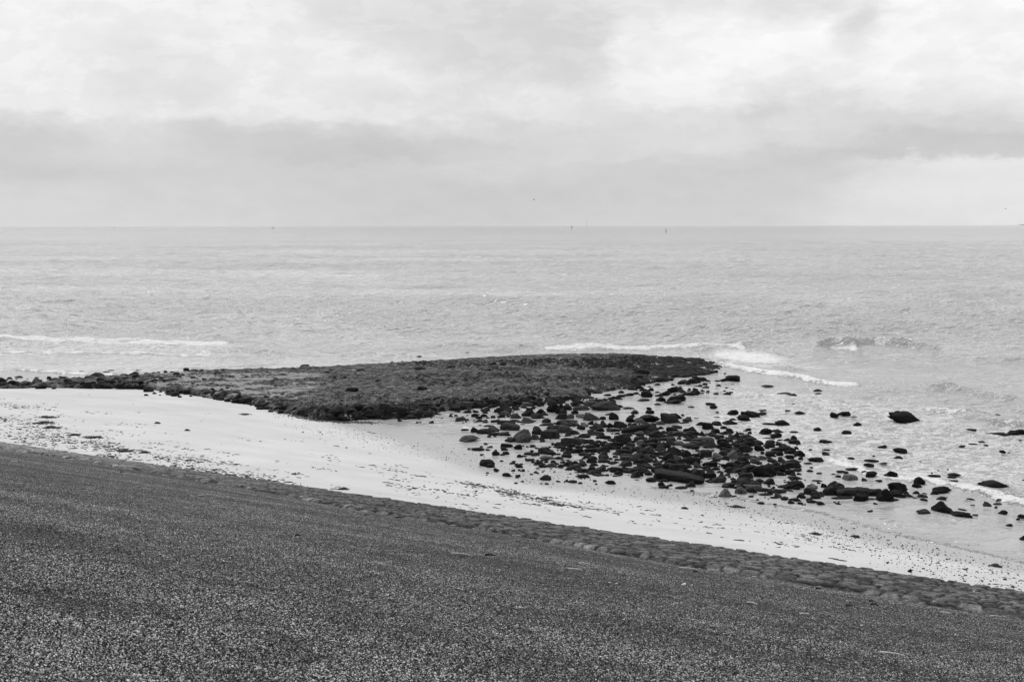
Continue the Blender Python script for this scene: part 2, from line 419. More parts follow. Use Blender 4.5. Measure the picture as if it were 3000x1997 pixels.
nb.put(p.inputs['Normal'], nb.bump(nb.m('ADD', n, nb.m('MULTIPLY', n5, .6)), .9, .12))

# sea water with foam
m_sea, nb, p = new_mat('sea_water', .12, .5)
g = nb.n('ShaderNodeNewGeometry').outputs['Position']
fo = nb.n('ShaderNodeAttribute', attribute_name='foam').outputs['Fac']
lace = nb.n('ShaderNodeAttribute', attribute_name='lace').outputs['Fac']
calm = nb.n('ShaderNodeAttribute', attribute_name='calm').outputs['Fac']
p.inputs['IOR'].default_value = 1.5
gs = nb.vm('MULTIPLY', g, (.62, 1.0, 1.0))
dist = nb.noise(gs, 1.3, 3, .6, 0, 'Color')
gw = nb.vm('ADD', gs, nb.vm('MULTIPLY', nb.vm('SUBTRACT', dist, (.5, .5, .5)), (1.4, 1.4, 0)))
ve = nb.vor(gw, 1.5, 'DISTANCE_TO_EDGE'); ve2 = nb.vor(gw, 3.6, 'DISTANCE_TO_EDGE')
ln = nb.noise(gs, .55, 5, .6)
net = nb.m('MAXIMUM', nb.mr(ve, .03, .15, 1, 0), nb.m('MULTIPLY', nb.mr(ve2, .03, .15, 1, 0), .8))
fn = nb.noise(nb.vm('MULTIPLY', g, (.8, 1.2, 1)), 4.5, 8, .75)
lf = nb.m('MULTIPLY', nb.mr(nb.m('ADD', lace, nb.m('MULTIPLY', nb.m('SUBTRACT', ln, .5), 1.6)), .30, .7, 0, 1, True), nb.m('ADD', nb.m('MULTIPLY', net, .8), nb.mr(fn, .5, .62, 0, .45)), None, True)
ff = nb.mr(nb.m('ADD', fo, nb.m('MULTIPLY', nb.m('SUBTRACT', fn, .5), 2.6)), .42, .78, 0, 1, True)
foam = nb.m('MAXIMUM', lf, nb.m('MULTIPLY', ff, nb.mr(fo, .03, .15)), None, True)
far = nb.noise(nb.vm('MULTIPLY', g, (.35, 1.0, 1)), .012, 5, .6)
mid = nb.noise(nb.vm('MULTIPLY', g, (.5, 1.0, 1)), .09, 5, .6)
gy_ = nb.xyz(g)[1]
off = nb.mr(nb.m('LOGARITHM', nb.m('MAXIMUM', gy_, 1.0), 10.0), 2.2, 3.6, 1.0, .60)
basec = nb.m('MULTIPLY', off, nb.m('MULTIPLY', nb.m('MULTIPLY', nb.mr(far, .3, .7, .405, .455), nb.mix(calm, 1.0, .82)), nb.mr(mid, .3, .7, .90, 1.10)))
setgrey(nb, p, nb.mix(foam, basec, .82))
nb.put(p.inputs['Roughness'], nb.mix(foam, .07, .8))
h1 = nb.noise(nb.vm('MULTIPLY', g, (.75, 1.25, 1)), .9, 4, .6)
h2 = nb.noise(nb.vm('MULTIPLY', g, (.8, 1.2, 1)), 4.5, 4, .6)
h3 = nb.noise(nb.vm('MULTIPLY', g, (.6, 1.4, 1)), .22, 3, .55)
def ridged(n): return nb.m('SUBTRACT', 1.0, nb.m('ABSOLUTE', nb.m('MULTIPLY', nb.m('SUBTRACT', n, .5), 3.2)))
h4 = nb.noise(nb.vm('MULTIPLY', g, (.45, .9, 1)), .10, 3, .5)
hh = nb.m('ADD', nb.m('MULTIPLY', ridged(h1), .50), nb.m('ADD', nb.m('MULTIPLY', h2, .14), nb.m('ADD', nb.m('MULTIPLY', ridged(h3), .95), nb.m('MULTIPLY', ridged(h4), nb.mr(nb.xyz(g)[1], 150, 600, 0.0, 1.5)))))
hh = nb.m('MULTIPLY', hh, nb.mr(far, .38, .62, .55, 1.5))
hh = nb.m('MULTIPLY', hh, nb.mix(calm, 1.0, .08))
hh = nb.m('ADD', hh, nb.m('MULTIPLY', nb.m('MULTIPLY', foam, fn), .25))
nb.put(p.inputs['Normal'], nb.bump(hh, 1.0, .62))

# ------------------------------------------------------------------ beach sheet
def axis(dense, lo, hi, far_lo, far_hi, n):
    a = np.arange(lo, hi, dense)
    l = lo-np.geomspace(dense, lo-far_lo, n)[::-1]; r_ = hi+np.geomspace(dense, far_hi-hi, n)
    return np.concatenate([l, a, r_])
xs = axis(.22, -48, 34, -420, 420, 26); ys = axis(.16, 24, 78, -60, 400, 24)
X, Y = np.meshgrid(xs, ys)
H = beach_h(X, Y)
s_, d_ = sd_(X, Y)
H = np.where(d_ < 0, TOEZ-.3, H)
H = H-.02*(1-sstep(0, .6, d_))
Dn = np.interp(s_, WS, WD)
px_, py_ = proj(X, Y, H)
wet = sstep(.75, .10, H)*.95
bell = np.exp(-((d_-Dn+1.5)/2.6)**2)
wet = np.maximum(wet, .5*bell)*sstep(Dn-.0-6.5, Dn-2.0, d_)
wet = np.where(d_ < 1, 0, wet)
wet = wet*sstep(-52, -42, s_)
# wet hollow band that runs along the beach in front of the rocks
beach = grid_mesh('beach', X, Y, H, m_sand, attrs={'wet': wet}, keep=(d_ > -4))
tag(beach, kind='structure')

# ------------------------------------------------------------------ dike slope
ss = np.concatenate([-60-np.geomspace(1, 420, 20)[::-1], np.arange(-60, 60, .5), 60+np.geomspace(.5, 420, 20)])
ee = np.concatenate([np.arange(0, D0+6, .5)])
SS, EE = np.meshgrid(ss, ee)
und = .05*(fbm(SS*.16, EE*.35, 4, 9)-.5)
X = SS*T[0]+(D0-EE)*N[0]; Y = SS*T[1]+(D0-EE)*N[1]
crest = D0+5
Z = TOEZ+SLOPE*np.minimum(EE, crest)+und-.03
dike = grid_mesh('dike_slope', X, Y, Z, m_dike); tag(dike, kind='structure')

# ------------------------------------------------------------------ stone revetment strip at the foot of the slope
AE = [(-300, 1285), (0, 1312), (250, 1352), (500, 1393), (750, 1437), (1000, 1485), (1250, 1527), (1500, 1568), (1750, 1611), (2000, 1655), (2250, 1694), (2500, 1733), (2750, 1774), (3000, 1812), (3300, 1868)]
def hit_slope(px, py):
    r = ray(px, py); c = np.array([0, 0, CZ]); n = np.array([N[0]*SLOPE, N[1]*SLOPE, 1.0]); k = TOEZ+SLOPE*D0
    t = (k-c@n)/(r@n); return c+r*t
aes, aee = [], []
for q in AE:
    P = hit_slope(*q); s, d = sd_(P[0], P[1]); aes.append(s); aee.append(-d)
o_ = np.argsort(aes); aes = np.array(aes)[o_]; aee = np.array(aee)[o_]
ss = np.arange(-72, 11, .05); tt = np.arange(-.35, 11.5, .045)
SS, EE = np.meshgrid(ss, tt)
lim = np.interp(SS, aes, aee)
wv = .5*(fbm(SS*.8, EE*.8, 3, 21)-.5)
lim = lim+.9*(fbm(SS*.5, SS*0+.5, 3, 23)-.5)
d1, d2, cid, gx, gy = voro(SS*2.7+wv, EE*1.9+wv*.5, 11, .95)
gap = 1-sstep(.06, .30, d2-d1)
dome = np.clip(1-(d1/.75)**2, 0, 1)
hgt = .02+.015*dome**.5+.050*cid+.05*gx*(cid-.5)+.04*gy*(hash2(np.floor(cid*4096), np.floor(cid*64), 3)-.5)-.06*gap+.012*(fbm(SS*6, EE*6, 3, 27)-.5)
edge = sstep(0, .55, lim-EE)
low = sstep(-.3, .25, EE)
Zr = TOEZ+SLOPE*EE+(hgt+.015)*edge-.12*(1-edge)-.5*(1-low)+.03*(fbm(SS*.5, EE*.5, 3, 29)-.5)
X = SS*T[0]+(D0-EE)*N[0]; Y = SS*T[1]+(D0-EE)*N[1]
pale = sstep(-18, -50, SS)*.9+.18*sstep(1.2, .2, lim-EE)*(fbm(SS*.6, EE*.6, 3, 91) > .5)
rev = grid_mesh('stone_revetment', X, Y, Zr, m_rev, keep=(EE < lim+.15), attrs={'cid': cid, 'gap': gap, 'pale': np.clip(pale, 0, 1)})
tag(rev, 'strip of dark set stones along the foot of the asphalt slope', 'stone revetment')

# ------------------------------------------------------------------ groyne (flat stone breakwater)
gx0, gy0 = GP.min(0)-.5; gx1, gy1 = GP.max(0)+.5
xs = np.arange(max(gx0, -58), gx1, .085); ys = np.arange(gy0, gy1, .10)
X, Y = np.meshgrid(xs, ys)
base, sdv, px_, py_ = groyne_base(X, Y)
sdn = sdv+.9*(fbm(X*.9, Y*.9, 4, 41)-.5)*sstep(1.3, .0, sdv)*1.2
wv = 1.2*(fbm(X*.5, Y*.5, 3, 43)-.5)
d1, d2, cid, gx, gy = voro(X*1.5+wv, Y*1.9+wv, 45, .95)
e1, e2, cid2, _, _ = voro(X*2.9, Y*2.9, 49, .95)
gap = 1-sstep(.0, .12, d2-d1)
leftz = sstep(1150, 700, px_); nearz = sstep(1140, 1200, py_)*sstep(700, 1000, px_)*sstep(1750, 1500, px_)
tipz = sstep(1750, 2050, px_)
rough = .22+.30*leftz+.75*nearz+.4*tipz
clump = sstep(.52, .72, fbm(X*.22, Y*.35, 4, 51))
band = np.exp(-((py_-1068-(px_-1500)*-.01)/13)**2)*sstep(1150, 1350, px_)*sstep(2050, 1850, px_)
clump = np.clip(clump*.7+band*.75, 0, 1)
hgt = (.10*cid+.10*gx*(cid-.5)+.07*np.clip(1-(d1/.7)**2, 0, 1))*rough*1.5-.12*gap*rough
base = base-.10*nearz*sstep(2.5, .3, sdv)
hgt *= 1.5*(1-.55*nearz)
hgt += nearz*(.20*cid2+.10*np.clip(1-(e1/.6)**2, 0, 1)-.06*(e2-e1 < .08))
hgt += (1-nearz)*.05*(cid2-.5)
hgt += 1.3*clump*sstep(.35, .8, cid2)*np.clip(1-(e1/.55)**2, 0, 1)*.17
hgt += .06*(fbm(X*3.5, Y*3.5, 4, 53)-.5)+.12*(fbm(X*.35, Y*.6, 3, 57)-.5)
hgt = hgt*(1-.45*tipz)+tipz*.62*(fbm(X*.55, Y*1.1, 5, 59)-.46)
Z = base+hgt
out = sstep(.12, -.12, sdn)
Z = Z*(1-out)+(-.5)*out
weed = np.clip(.22+.45*clump*(cid2 > .4)+.5*nearz*(sdv < 1.6)+.35*tipz+.25*sstep(1500, 1900, px_)-.25*leftz+.5*gap*(1-leftz), 0, 1)  # weed cover, plus crevice shade painted into the gaps between stones
smask = sstep(330, 520, px_)*sstep(1080, 820, px_+0*py_)*sstep(1086, 1100, py_)*sstep(1185, 1150, py_-(px_-500)*.03)
streak = fbm(X*.5, Y*1.6, 5, 61)+.22*(.5-cid)+.10*(cid2-.5)
smask = smask*sstep(.42, .56, streak)
Z = np.where(smask > 0, Z*(1-.6*smask)+(.6*smask)*(base+.04), Z)
gro = grid_mesh('groyne', X, Y, Z, m_gro, keep=(sdn > -.3), attrs={'cid': cid, 'weed': weed*(1-smask), 'sand': smask*.95})
tag(gro, 'low flat groyne of dark weedy stones running from the beach out into the sea', 'groyne')

# ------------------------------------------------------------------ sea
cols = np.concatenate([np.linspace(-1.5, -.58, 50)[:-1], np.linspace(-.58, .58, 940), np.linspace(.58, 1.5, 50)[1:]])
r_ = [26.0]
while r_[-1] < 45000:
    yv = r_[-1]
    r_.append(yv+(.20 if yv < 58 else .14 if yv < 112 else .14*(yv/112)**(1.9 if yv < 3000 else 1.97)))
rows = np.array(r_)
U, Y = np.meshgrid(cols, rows); X = U*Y
dY = np.gradient(rows)[:, None]+0*X; dX = np.gradient(cols)[None, :]*Y
px_, py_ = proj(X, Y, 0*X)
bh = np.where(Y < 130, beach_h(X, np.minimum(Y, 130)), -2.2)
sh = sstep(.02, 1.2, -bh)                  # shallow -> small waves
sea_open = sstep(-70, 0, 0*X+((1035-py_)))   # beyond the groyne line
depthf = .14+.22*sstep(2300, 2700, px_)+.24*sstep(2000, 2500, px_)*sstep(1480, 1250, py_)
amp = np.clip(np.maximum(sea_open, depthf), 0, 1)*sstep(.0, .06, -bh)
Z = np.zeros_like(X)
for k in range(56):
    lam = .8*(1.058**k)*(.9+.2*rng.random())
    th = math.radians(-100+rng.normal(0, 36))
    kx, ky = 2*math.pi/lam*math.cos(th), 2*math.pi/lam*math.sin(th)
    a = .0145*lam**.46*(.6+.8*rng.random())
    att = sstep(2.0, 3.6, lam/np.maximum(dY, dX))
    Z += a*att*np.sin(kx*X+ky*Y+rng.random()*6.28)
gust = .6+.8*fbm(X*.012, Y*.02, 3, 71)
Z = Z*amp*gust*(1-.6*sstep(960, 1020, py_)*sstep(1130, 1060, py_-np.clip(px_-2200, 0, 1e9)*.1))
Z = Z+.35*np.abs(Z)*np.sign(Z)*(Z > 0)
foam = np.zeros_like(X); lace = np.zeros_like(X)
near = (Y < 135)
def stroke(pts, th_up, th_dn, inten, ridge=0.0, fade=30, wob=3.0, k=0, front=.45, back=1.6, do_foam=True):
    """a breaker: pts in photo pixels at water level; th in photo pixels; ridge in metres"""
    global foam, Z
    P = np.array(pts, float)
    wmod = .45+1.1*fbm(px_*.03, 0*px_+k*3.1, 3, 180+k); imod = .75+.5*fbm(px_*.05, 0*px_+k, 2, 280+k)
    x0, x1 = P[0, 0], P[-1, 0]
    yc = np.interp(px_, P[:, 0], P[:, 1])+wob*(fbm(px_*.02, 0*px_+k, 3, 80+k)-.5)*2
    # metres of depth between the vertex and the crest line
    yw = unproj(np.clip(px_, x0-60, x1+60), yc, 0.0)[..., 1]
    tm = Y-yw                     # >0 behind the crest
    inx = sstep(x0-fade*.2, x0+fade, px_)*sstep(x1+fade*.2, x1-fade, px_)
    if ridge:
        prof = np.where(tm > 0, np.exp(-(tm/back)**2), np.exp(-(tm/front)**2))
        Z = Z+np.where(near, ridge*prof*inx*(.75+.5*fbm(px_*.015, 0*px_, 2, 90+k)), 0)
    if do_foam:
        dy = py_-yc
        f = np.where(dy > 0, np.clip(1-(dy/(th_dn*wmod))**2, 0, 1), np.clip(1-(dy/(th_up*wmod))**2, 0, 1))
        f = np.clip(f*inx*inten*imod, 0, 1)
        foam = np.maximum(foam, np.where(near, f, 0))
        if ridge > .15: Z = Z+np.where(near, .07*(f > .25)*f*(vnoise(X*4, Y*3, 95)+.4*vnoise(X*9, Y*7, 96)), 0)
def patch(cx, cy, rx, ry, val, ang=0, which='lace'):
    global foam, lace
    c_, s2 = math.cos(ang), math.sin(ang)
    ux = ((px_-cx)*c_+(py_-cy)*s2)/rx; uy = (-(px_-cx)*s2+(py_-cy)*c_)/ry
    v = val*np.clip(1.25-(ux**2+uy**2), 0, 1)
    v = np.where(near, v, 0)
    if which == 'lace': lace = np.maximum(lace, v)
    else: foam = np.maximum(foam, v)
stroke([(-200, 986), (0, 988), (130, 991), (240, 999), (400, 1003), (560, 1005), (620, 1004), (700, 1005)], 5, 8, 1.1, .16, 60, 2, 1)
stroke([(-200, 1026), (0, 1027), (200, 1032), (330, 1037), (430, 1038), (560, 1044), (640, 1040)], 5, 5, .85, .10, 30, 2, 2)
patch(300, 1016, 440, 18, 1.1, .02); patch(80, 1004, 330, 12, .46, .02, 'foam'); patch(330, 1022, 340, 12, .44, .03, 'foam'); patch(640, 1008, 110, 10, .6, .05)
stroke([(560, 1042), (640, 1036), (700, 1035), (760, 1038), (860, 1046)], 2, 2, .35, .34, 40, 2, 3, .5, 1.4)
patch(660, 1045, 90, 14, .6, .05)
stroke([(36, 1083), (120, 1089), (240, 1096), (350, 1099), (420, 1094)], 4, 6, .85, .14, 30, 2, 4)
stroke([(430, 1083), (560, 1077), (700, 1072), (800, 1068), (830, 1068)], 2, 5, .6, .03, 40, 2, 5)
patch(380, 1085, 200, 12, .45, -.05)
patch(740, 1071, 60, 5, .45, 0, 'foam')
# dull swell in front of the groyne's sea edge
stroke([(960, 1046), (1060, 1042), (1180, 1044), (1230, 1050)], 2, 2, .25, .26, 50, 2, 6, .5, 1.5)
stroke([(1230, 1022), (1300, 1016), (1450, 1016), (1592, 1013)], 2, 2, .25, .34, 60, 2, 7, .4, 1.6)
stroke([(1588, 1016), (1650, 1018), (1800, 1019), (1950, 1017), (2060, 1015), (2130, 1016), (2190, 1021)], 4, 5, 1.0, .12, 14, 1.5, 8)
patch(1500, 1030, 130, 4, .4, -.03, 'foam'); patch(1800, 1026, 300, 4, .42, 0, 'foam')
stroke([(2150, 1018), (2200, 1014), (2260, 1012), (2310, 1018)], 3, 2, .35, .38, 25, 1, 9, .45, 1.2)
patch(2190, 1048, 150, 28, 1.3, .1); patch(2190, 1044, 150, 24, 1.0, .1, 'foam'); patch(2280, 1072, 120, 8, .6, .2, 'foam'); patch(2330, 1066, 120, 10, .7, .15); patch(2165, 1052, 95, 20, .48, .15, 'foam'); patch(2300, 1056, 60, 8, .7, .1)
stroke([(2090, 1070), (2130, 1074), (2200, 1086), (2300, 1100), (2400, 1118), (2470, 1127), (2530, 1130)], 10, 8, 1.0, .18, 25, 2.5, 10, .5, 1.4)
stroke([(2530, 1132), (2620, 1150), (2700, 1158)], 2, 2, .3, .22, 30, 2, 11, .5, 1.3)
# the peaked breaker right of the groyne head
stroke([(2380, 1018), (2433, 1012), (2515, 1014), (2560, 1008), (2650, 1012), (2700, 1020), (2765, 1036)], 2, 2, .2, .80, 22, 1.5, 12, .42, 1.2)
stroke([(2418, 1018), (2470, 1019), (2525, 1021)], 6, 7, .95, .06, 22, 1, 13)
stroke([(2545, 1010), (2600, 1010), (2650, 1015), (2665, 1018)], 4, 4, .7, .05, 25, 2, 14)
stroke([(2840, 1054), (2900, 1054), (3000, 1060), (3150, 1066)], 2, 2, .45, .28, 30, 2, 15, .5, 1.4)
stroke([(2700, 1142), (2770, 1140), (2850, 1158), (2930, 1178), (3000, 1182)], 2, 2, .35, .50, 30, 2, 16, .38, 1.3)
stroke([(2230, 1000), (2280, 990), (2330, 994)], 2, 2, .3, .22, 30, 2, 17)
stroke([(1580, 993), (1640, 988), (1720, 991)], 2, 2, .1, .22, 30, 2, 18, .45, 1.6, False); stroke([(1740, 986), (1800, 984), (1860, 987)], 2, 2, .1, .16, 30, 2, 19, .45, 1.6, False)
stroke([(600, 978), (680, 968), (760, 976)], 2, 2, .1, .16, 30, 2, 20, .45, 1.6, False)
# broken white water right of the rocks
stroke([(2060, 1143), (2200, 1158), (2300, 1166), (2450, 1186), (2560, 1206), (2700, 1212)], 7, 9, .66, .05, 60, 4, 21)
stroke([(2690, 1200), (2740, 1204), (2800, 1214), (2850, 1218)], 10, 10, .85, .16, 30, 4, 22)
stroke([(2780, 1222), (2860, 1232), (2950, 1250), (3060, 1262)], 6, 8, .7, .22, 30, 5, 23)
patch(2600, 1290, 560, 120, 1.1, .16); patch(2350, 1190, 260, 50, .8, .15); patch(2850, 1330, 300, 80, .98, .2)
patch(2250, 1230, 200, 60, .7, .1); patch(2560, 1208, 130, 12, .5, .1, 'foam'); patch(2820, 1210, 120, 10, .5, .1, 'foam'); patch(2930, 1290, 200, 60, .7, .2)
stroke([(2400, 1340), (2500, 1372), (2600, 1398), (2700, 1405), (2760, 1422), (2860, 1448), (2950, 1470), (3080, 1500)], 20, 9, 1.05, .12, 40, 6, 24, .35, 1.2)
patch(2900, 1430, 240, 26, .4, .25, 'foam'); patch(2570, 1370, 120, 20, .4, .2, 'foam')
patch(2900, 1560, 300, 60, .30, .2)
# swash lines on the sand
for kk, off in ((31, 4), (32, 26)):
    stroke([(2100, 1448-off*.2), (2250, 1475-off*.5), (2400, 1500-off), (2600, 1560-off), (2800, 1604-off), (3000, 1650-off), (3300, 1735-off)], 3, 3, .42 if off == 4 else .28, .015, 60, 4, kk, .25, .5)
# surf on the far sandbank
bank = (px_ > 1690)*sstep(1700, 2300, px_)*np.exp(-((py_-(663.2-px_*0.0017+2.0))/.9)**2)*(vnoise(px_*.11, py_*1.5, 99) > .62)
foam = np.maximum(foam, np.where(Y > 1500, bank*.62, 0))
edge_ = np.exp(-((bh+.006)/.012)**2)*(px_ > 1900)*(.35+.6*fbm(X*1.2, Y*1.2, 3, 131)); foam = np.maximum(foam, np.where(near, edge_, 0))
calm = 1-np.clip(amp*1.15, 0, 1); calm = np.where(Y > 135, 0, calm)
Z = Z*np.where(near, sstep(-.02, .15, -bh+.05), 1)-.0
ksea = (bh < .12)
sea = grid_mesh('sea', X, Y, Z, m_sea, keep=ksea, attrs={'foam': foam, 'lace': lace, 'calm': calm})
tag(sea, kind='structure')
del X, Y, Z, px_, py_, foam, lace, calm, bh, amp, gust, bank

# ------------------------------------------------------------------ rocks
def rock_mat(name, dark, light, weedy, rough):
    m, nb, p = new_mat(name, rough, .09)
    g = nb.n('ShaderNodeTexCoord').outputs['Object']; gp = nb.n('ShaderNodeNewGeometry')
    ri = nb.n('ShaderNodeObjectInfo').outputs['Random']
    P_ = gp.outputs['Position']
    n = nb.noise(P_, 2.2, 6, .65); n5 = nb.noise(P_, 16, 6, .7)
    v = nb.m('MULTIPLY', nb.mr(n, .3, .7, dark, light), nb.mr(n5, .4, .6, .4, 1.7))
    v = nb.m('MULTIPLY', v, nb.mr(nb.m('POWER', ri, 2.0), 0, 1, .5, 2.6))
    wf = nb.mr(nb.m('ADD', n, nb.m('MULTIPLY', nb.m('SUBTRACT', n5, .5), .5)), .62-weedy*.4, .72-weedy*.4, 0, 1)
    v = nb.mix(wf, v, nb.mr(n5, .35, .65, .002, .010))
    setgrey(nb, p, v)
    nb.put(p.inputs['Roughness'], nb.mr(n5, .3, .7, rough-.15, rough+.2))
    nb.put(p.inputs['Normal'], nb.bump(nb.m('ADD', nb.m('MULTIPLY', n, .8), nb.m('MULTIPLY', n5, .5)), .8, .05))
    return m
m_rock = rock_mat('dark_rock', .006, .024, .25, .6)
m_rockg = rock_mat('grey_rock', .022, .048, .05, .65)
m_weed = rock_mat('weedy_rock', .004, .011, .7, .6)

def ico(sub):
    bm = bmesh.new(); bmesh.ops.create_icosphere(bm, subdivisions=sub, radius=1)
    V = np.array([v.co[:] for v in bm.verts]); Fc = [[v.index for v in f.verts] for f in bm.faces]; bm.free(); return V, Fc
ICO3 = ico(4); ICO2 = ico(2); ICO1 = ico(1)
def make_rock(kind, seed, base=ICO3):
    r = np.random.default_rng(seed); V = base[0].copy()
    if kind in 'bfl':      # blocky: superellipsoid
        pw = {'b': 5, 'f': 3.4, 'l': 4}[kind]
        V = V/((np.abs(V)**pw).sum(1, keepdims=True)**(1/pw))
    cuts = {'c': 4, 'r': 8, 'a': 9, 'b': 7, 'f': 6, 'l': 5, 'w': 5}[kind]
    for c in range(cuts):
        n = r.normal(size=3); n[2] = abs(n[2])*(.8 if kind == 'a' else .6) if c < cuts-1 else n[2]
        n /= np.linalg.norm(n)
        lim = {'c': .75, 'r': .62, 'a': .60, 'b': .74, 'f': .78, 'l': .82, 'w': .70}[kind]+.15*r.random()
        ext = (V@n).max(); ov = V@n-lim*ext
        V = V-np.outer(np.clip(ov, 0, None)*.97, n)
    if kind == 'a':
        ax, ay = r.uniform(-.35, .35, 2); t = np.clip((V[:, 2]+.2)/1.1, 0, 1)
        V[:, 0] = V[:, 0]*(1-.42*t)+ax*t; V[:, 1] = V[:, 1]*(1-.3*t)+ay*t
    if kind == 'c':
        t = np.clip((V[:, 2]+.5)/1.4, 0, 1); V[:, 0] = V[:, 0]*(1-.62*t)-.05*t; V[:, 1] *= 1-.55*t
    if kind == 'f':
        V[:, 2] *= 1.0+.25*V[:, 0]*r.choice([-1, 1])
    t = np.clip((V[:, 2]+1)/2, 0, 1); sh = r.uniform(-.4, .4, 2)*(kind != 'c')
    if kind != 'l': V[:, 0] = V[:, 0]*(1-r.uniform(0, .35)*t)+sh[0]*t; V[:, 1] = V[:, 1]*(1-r.uniform(0, .3)*t)+sh[1]*t
    V[:, 1] *= 1+r.uniform(-.3, .3)*V[:, 0]; V[:, 2] *= 1+r.uniform(-.28, .28)*V[:, 0]*(kind != 'c')
    off = Vector(r.uniform(-50, 50, 3))
    am = {'c': (.16, .20), 'r': (.16, .05), 'a': (.20, .09), 'b': (.13, .07), 'f': (.16, .07), 'l': (.12, .06), 'w': (.22, .18)}[kind]
    out = []
    for v in V:
        vv = Vector(v); q = mn.noise(vv*1.6+off)*am[0]+mn.noise(vv*5+off)*am[1]+abs(mn.noise(vv*11+off))*am[1]*(1.0 if kind == 'w' else .4)
        out.append(v*(1+q))
    V = np.array(out)
    lo, hi = V.min(0), V.max(0)
    V = (V-(lo+hi)/2)/(hi-lo)          # unit box centred
    V[:, 2] += .5
    V[:, 2] = V[:, 2]*1.35-.35         # a quarter of it is sunk
    return V, base[1]
VAR = {}
for kind in 'rabflwc':
    VAR[kind] = []
    for i in range(1 if kind == 'c' else 10 if kind in 'rawb' else 6):
        V, Fc = make_rock(kind, 100+i*13+ord(kind))
        VAR[kind].append((V, Fc))
MESH = {}
def rock_mesh(kind, i, mat):
    k = (kind, i, mat.name)
    if k not in MESH:
        V, Fc = VAR[kind][i]; MESH[k] = raw_mesh('rock', V, Fc, mat, smooth=(kind in 'wc'), link=False)
    return MESH[k]

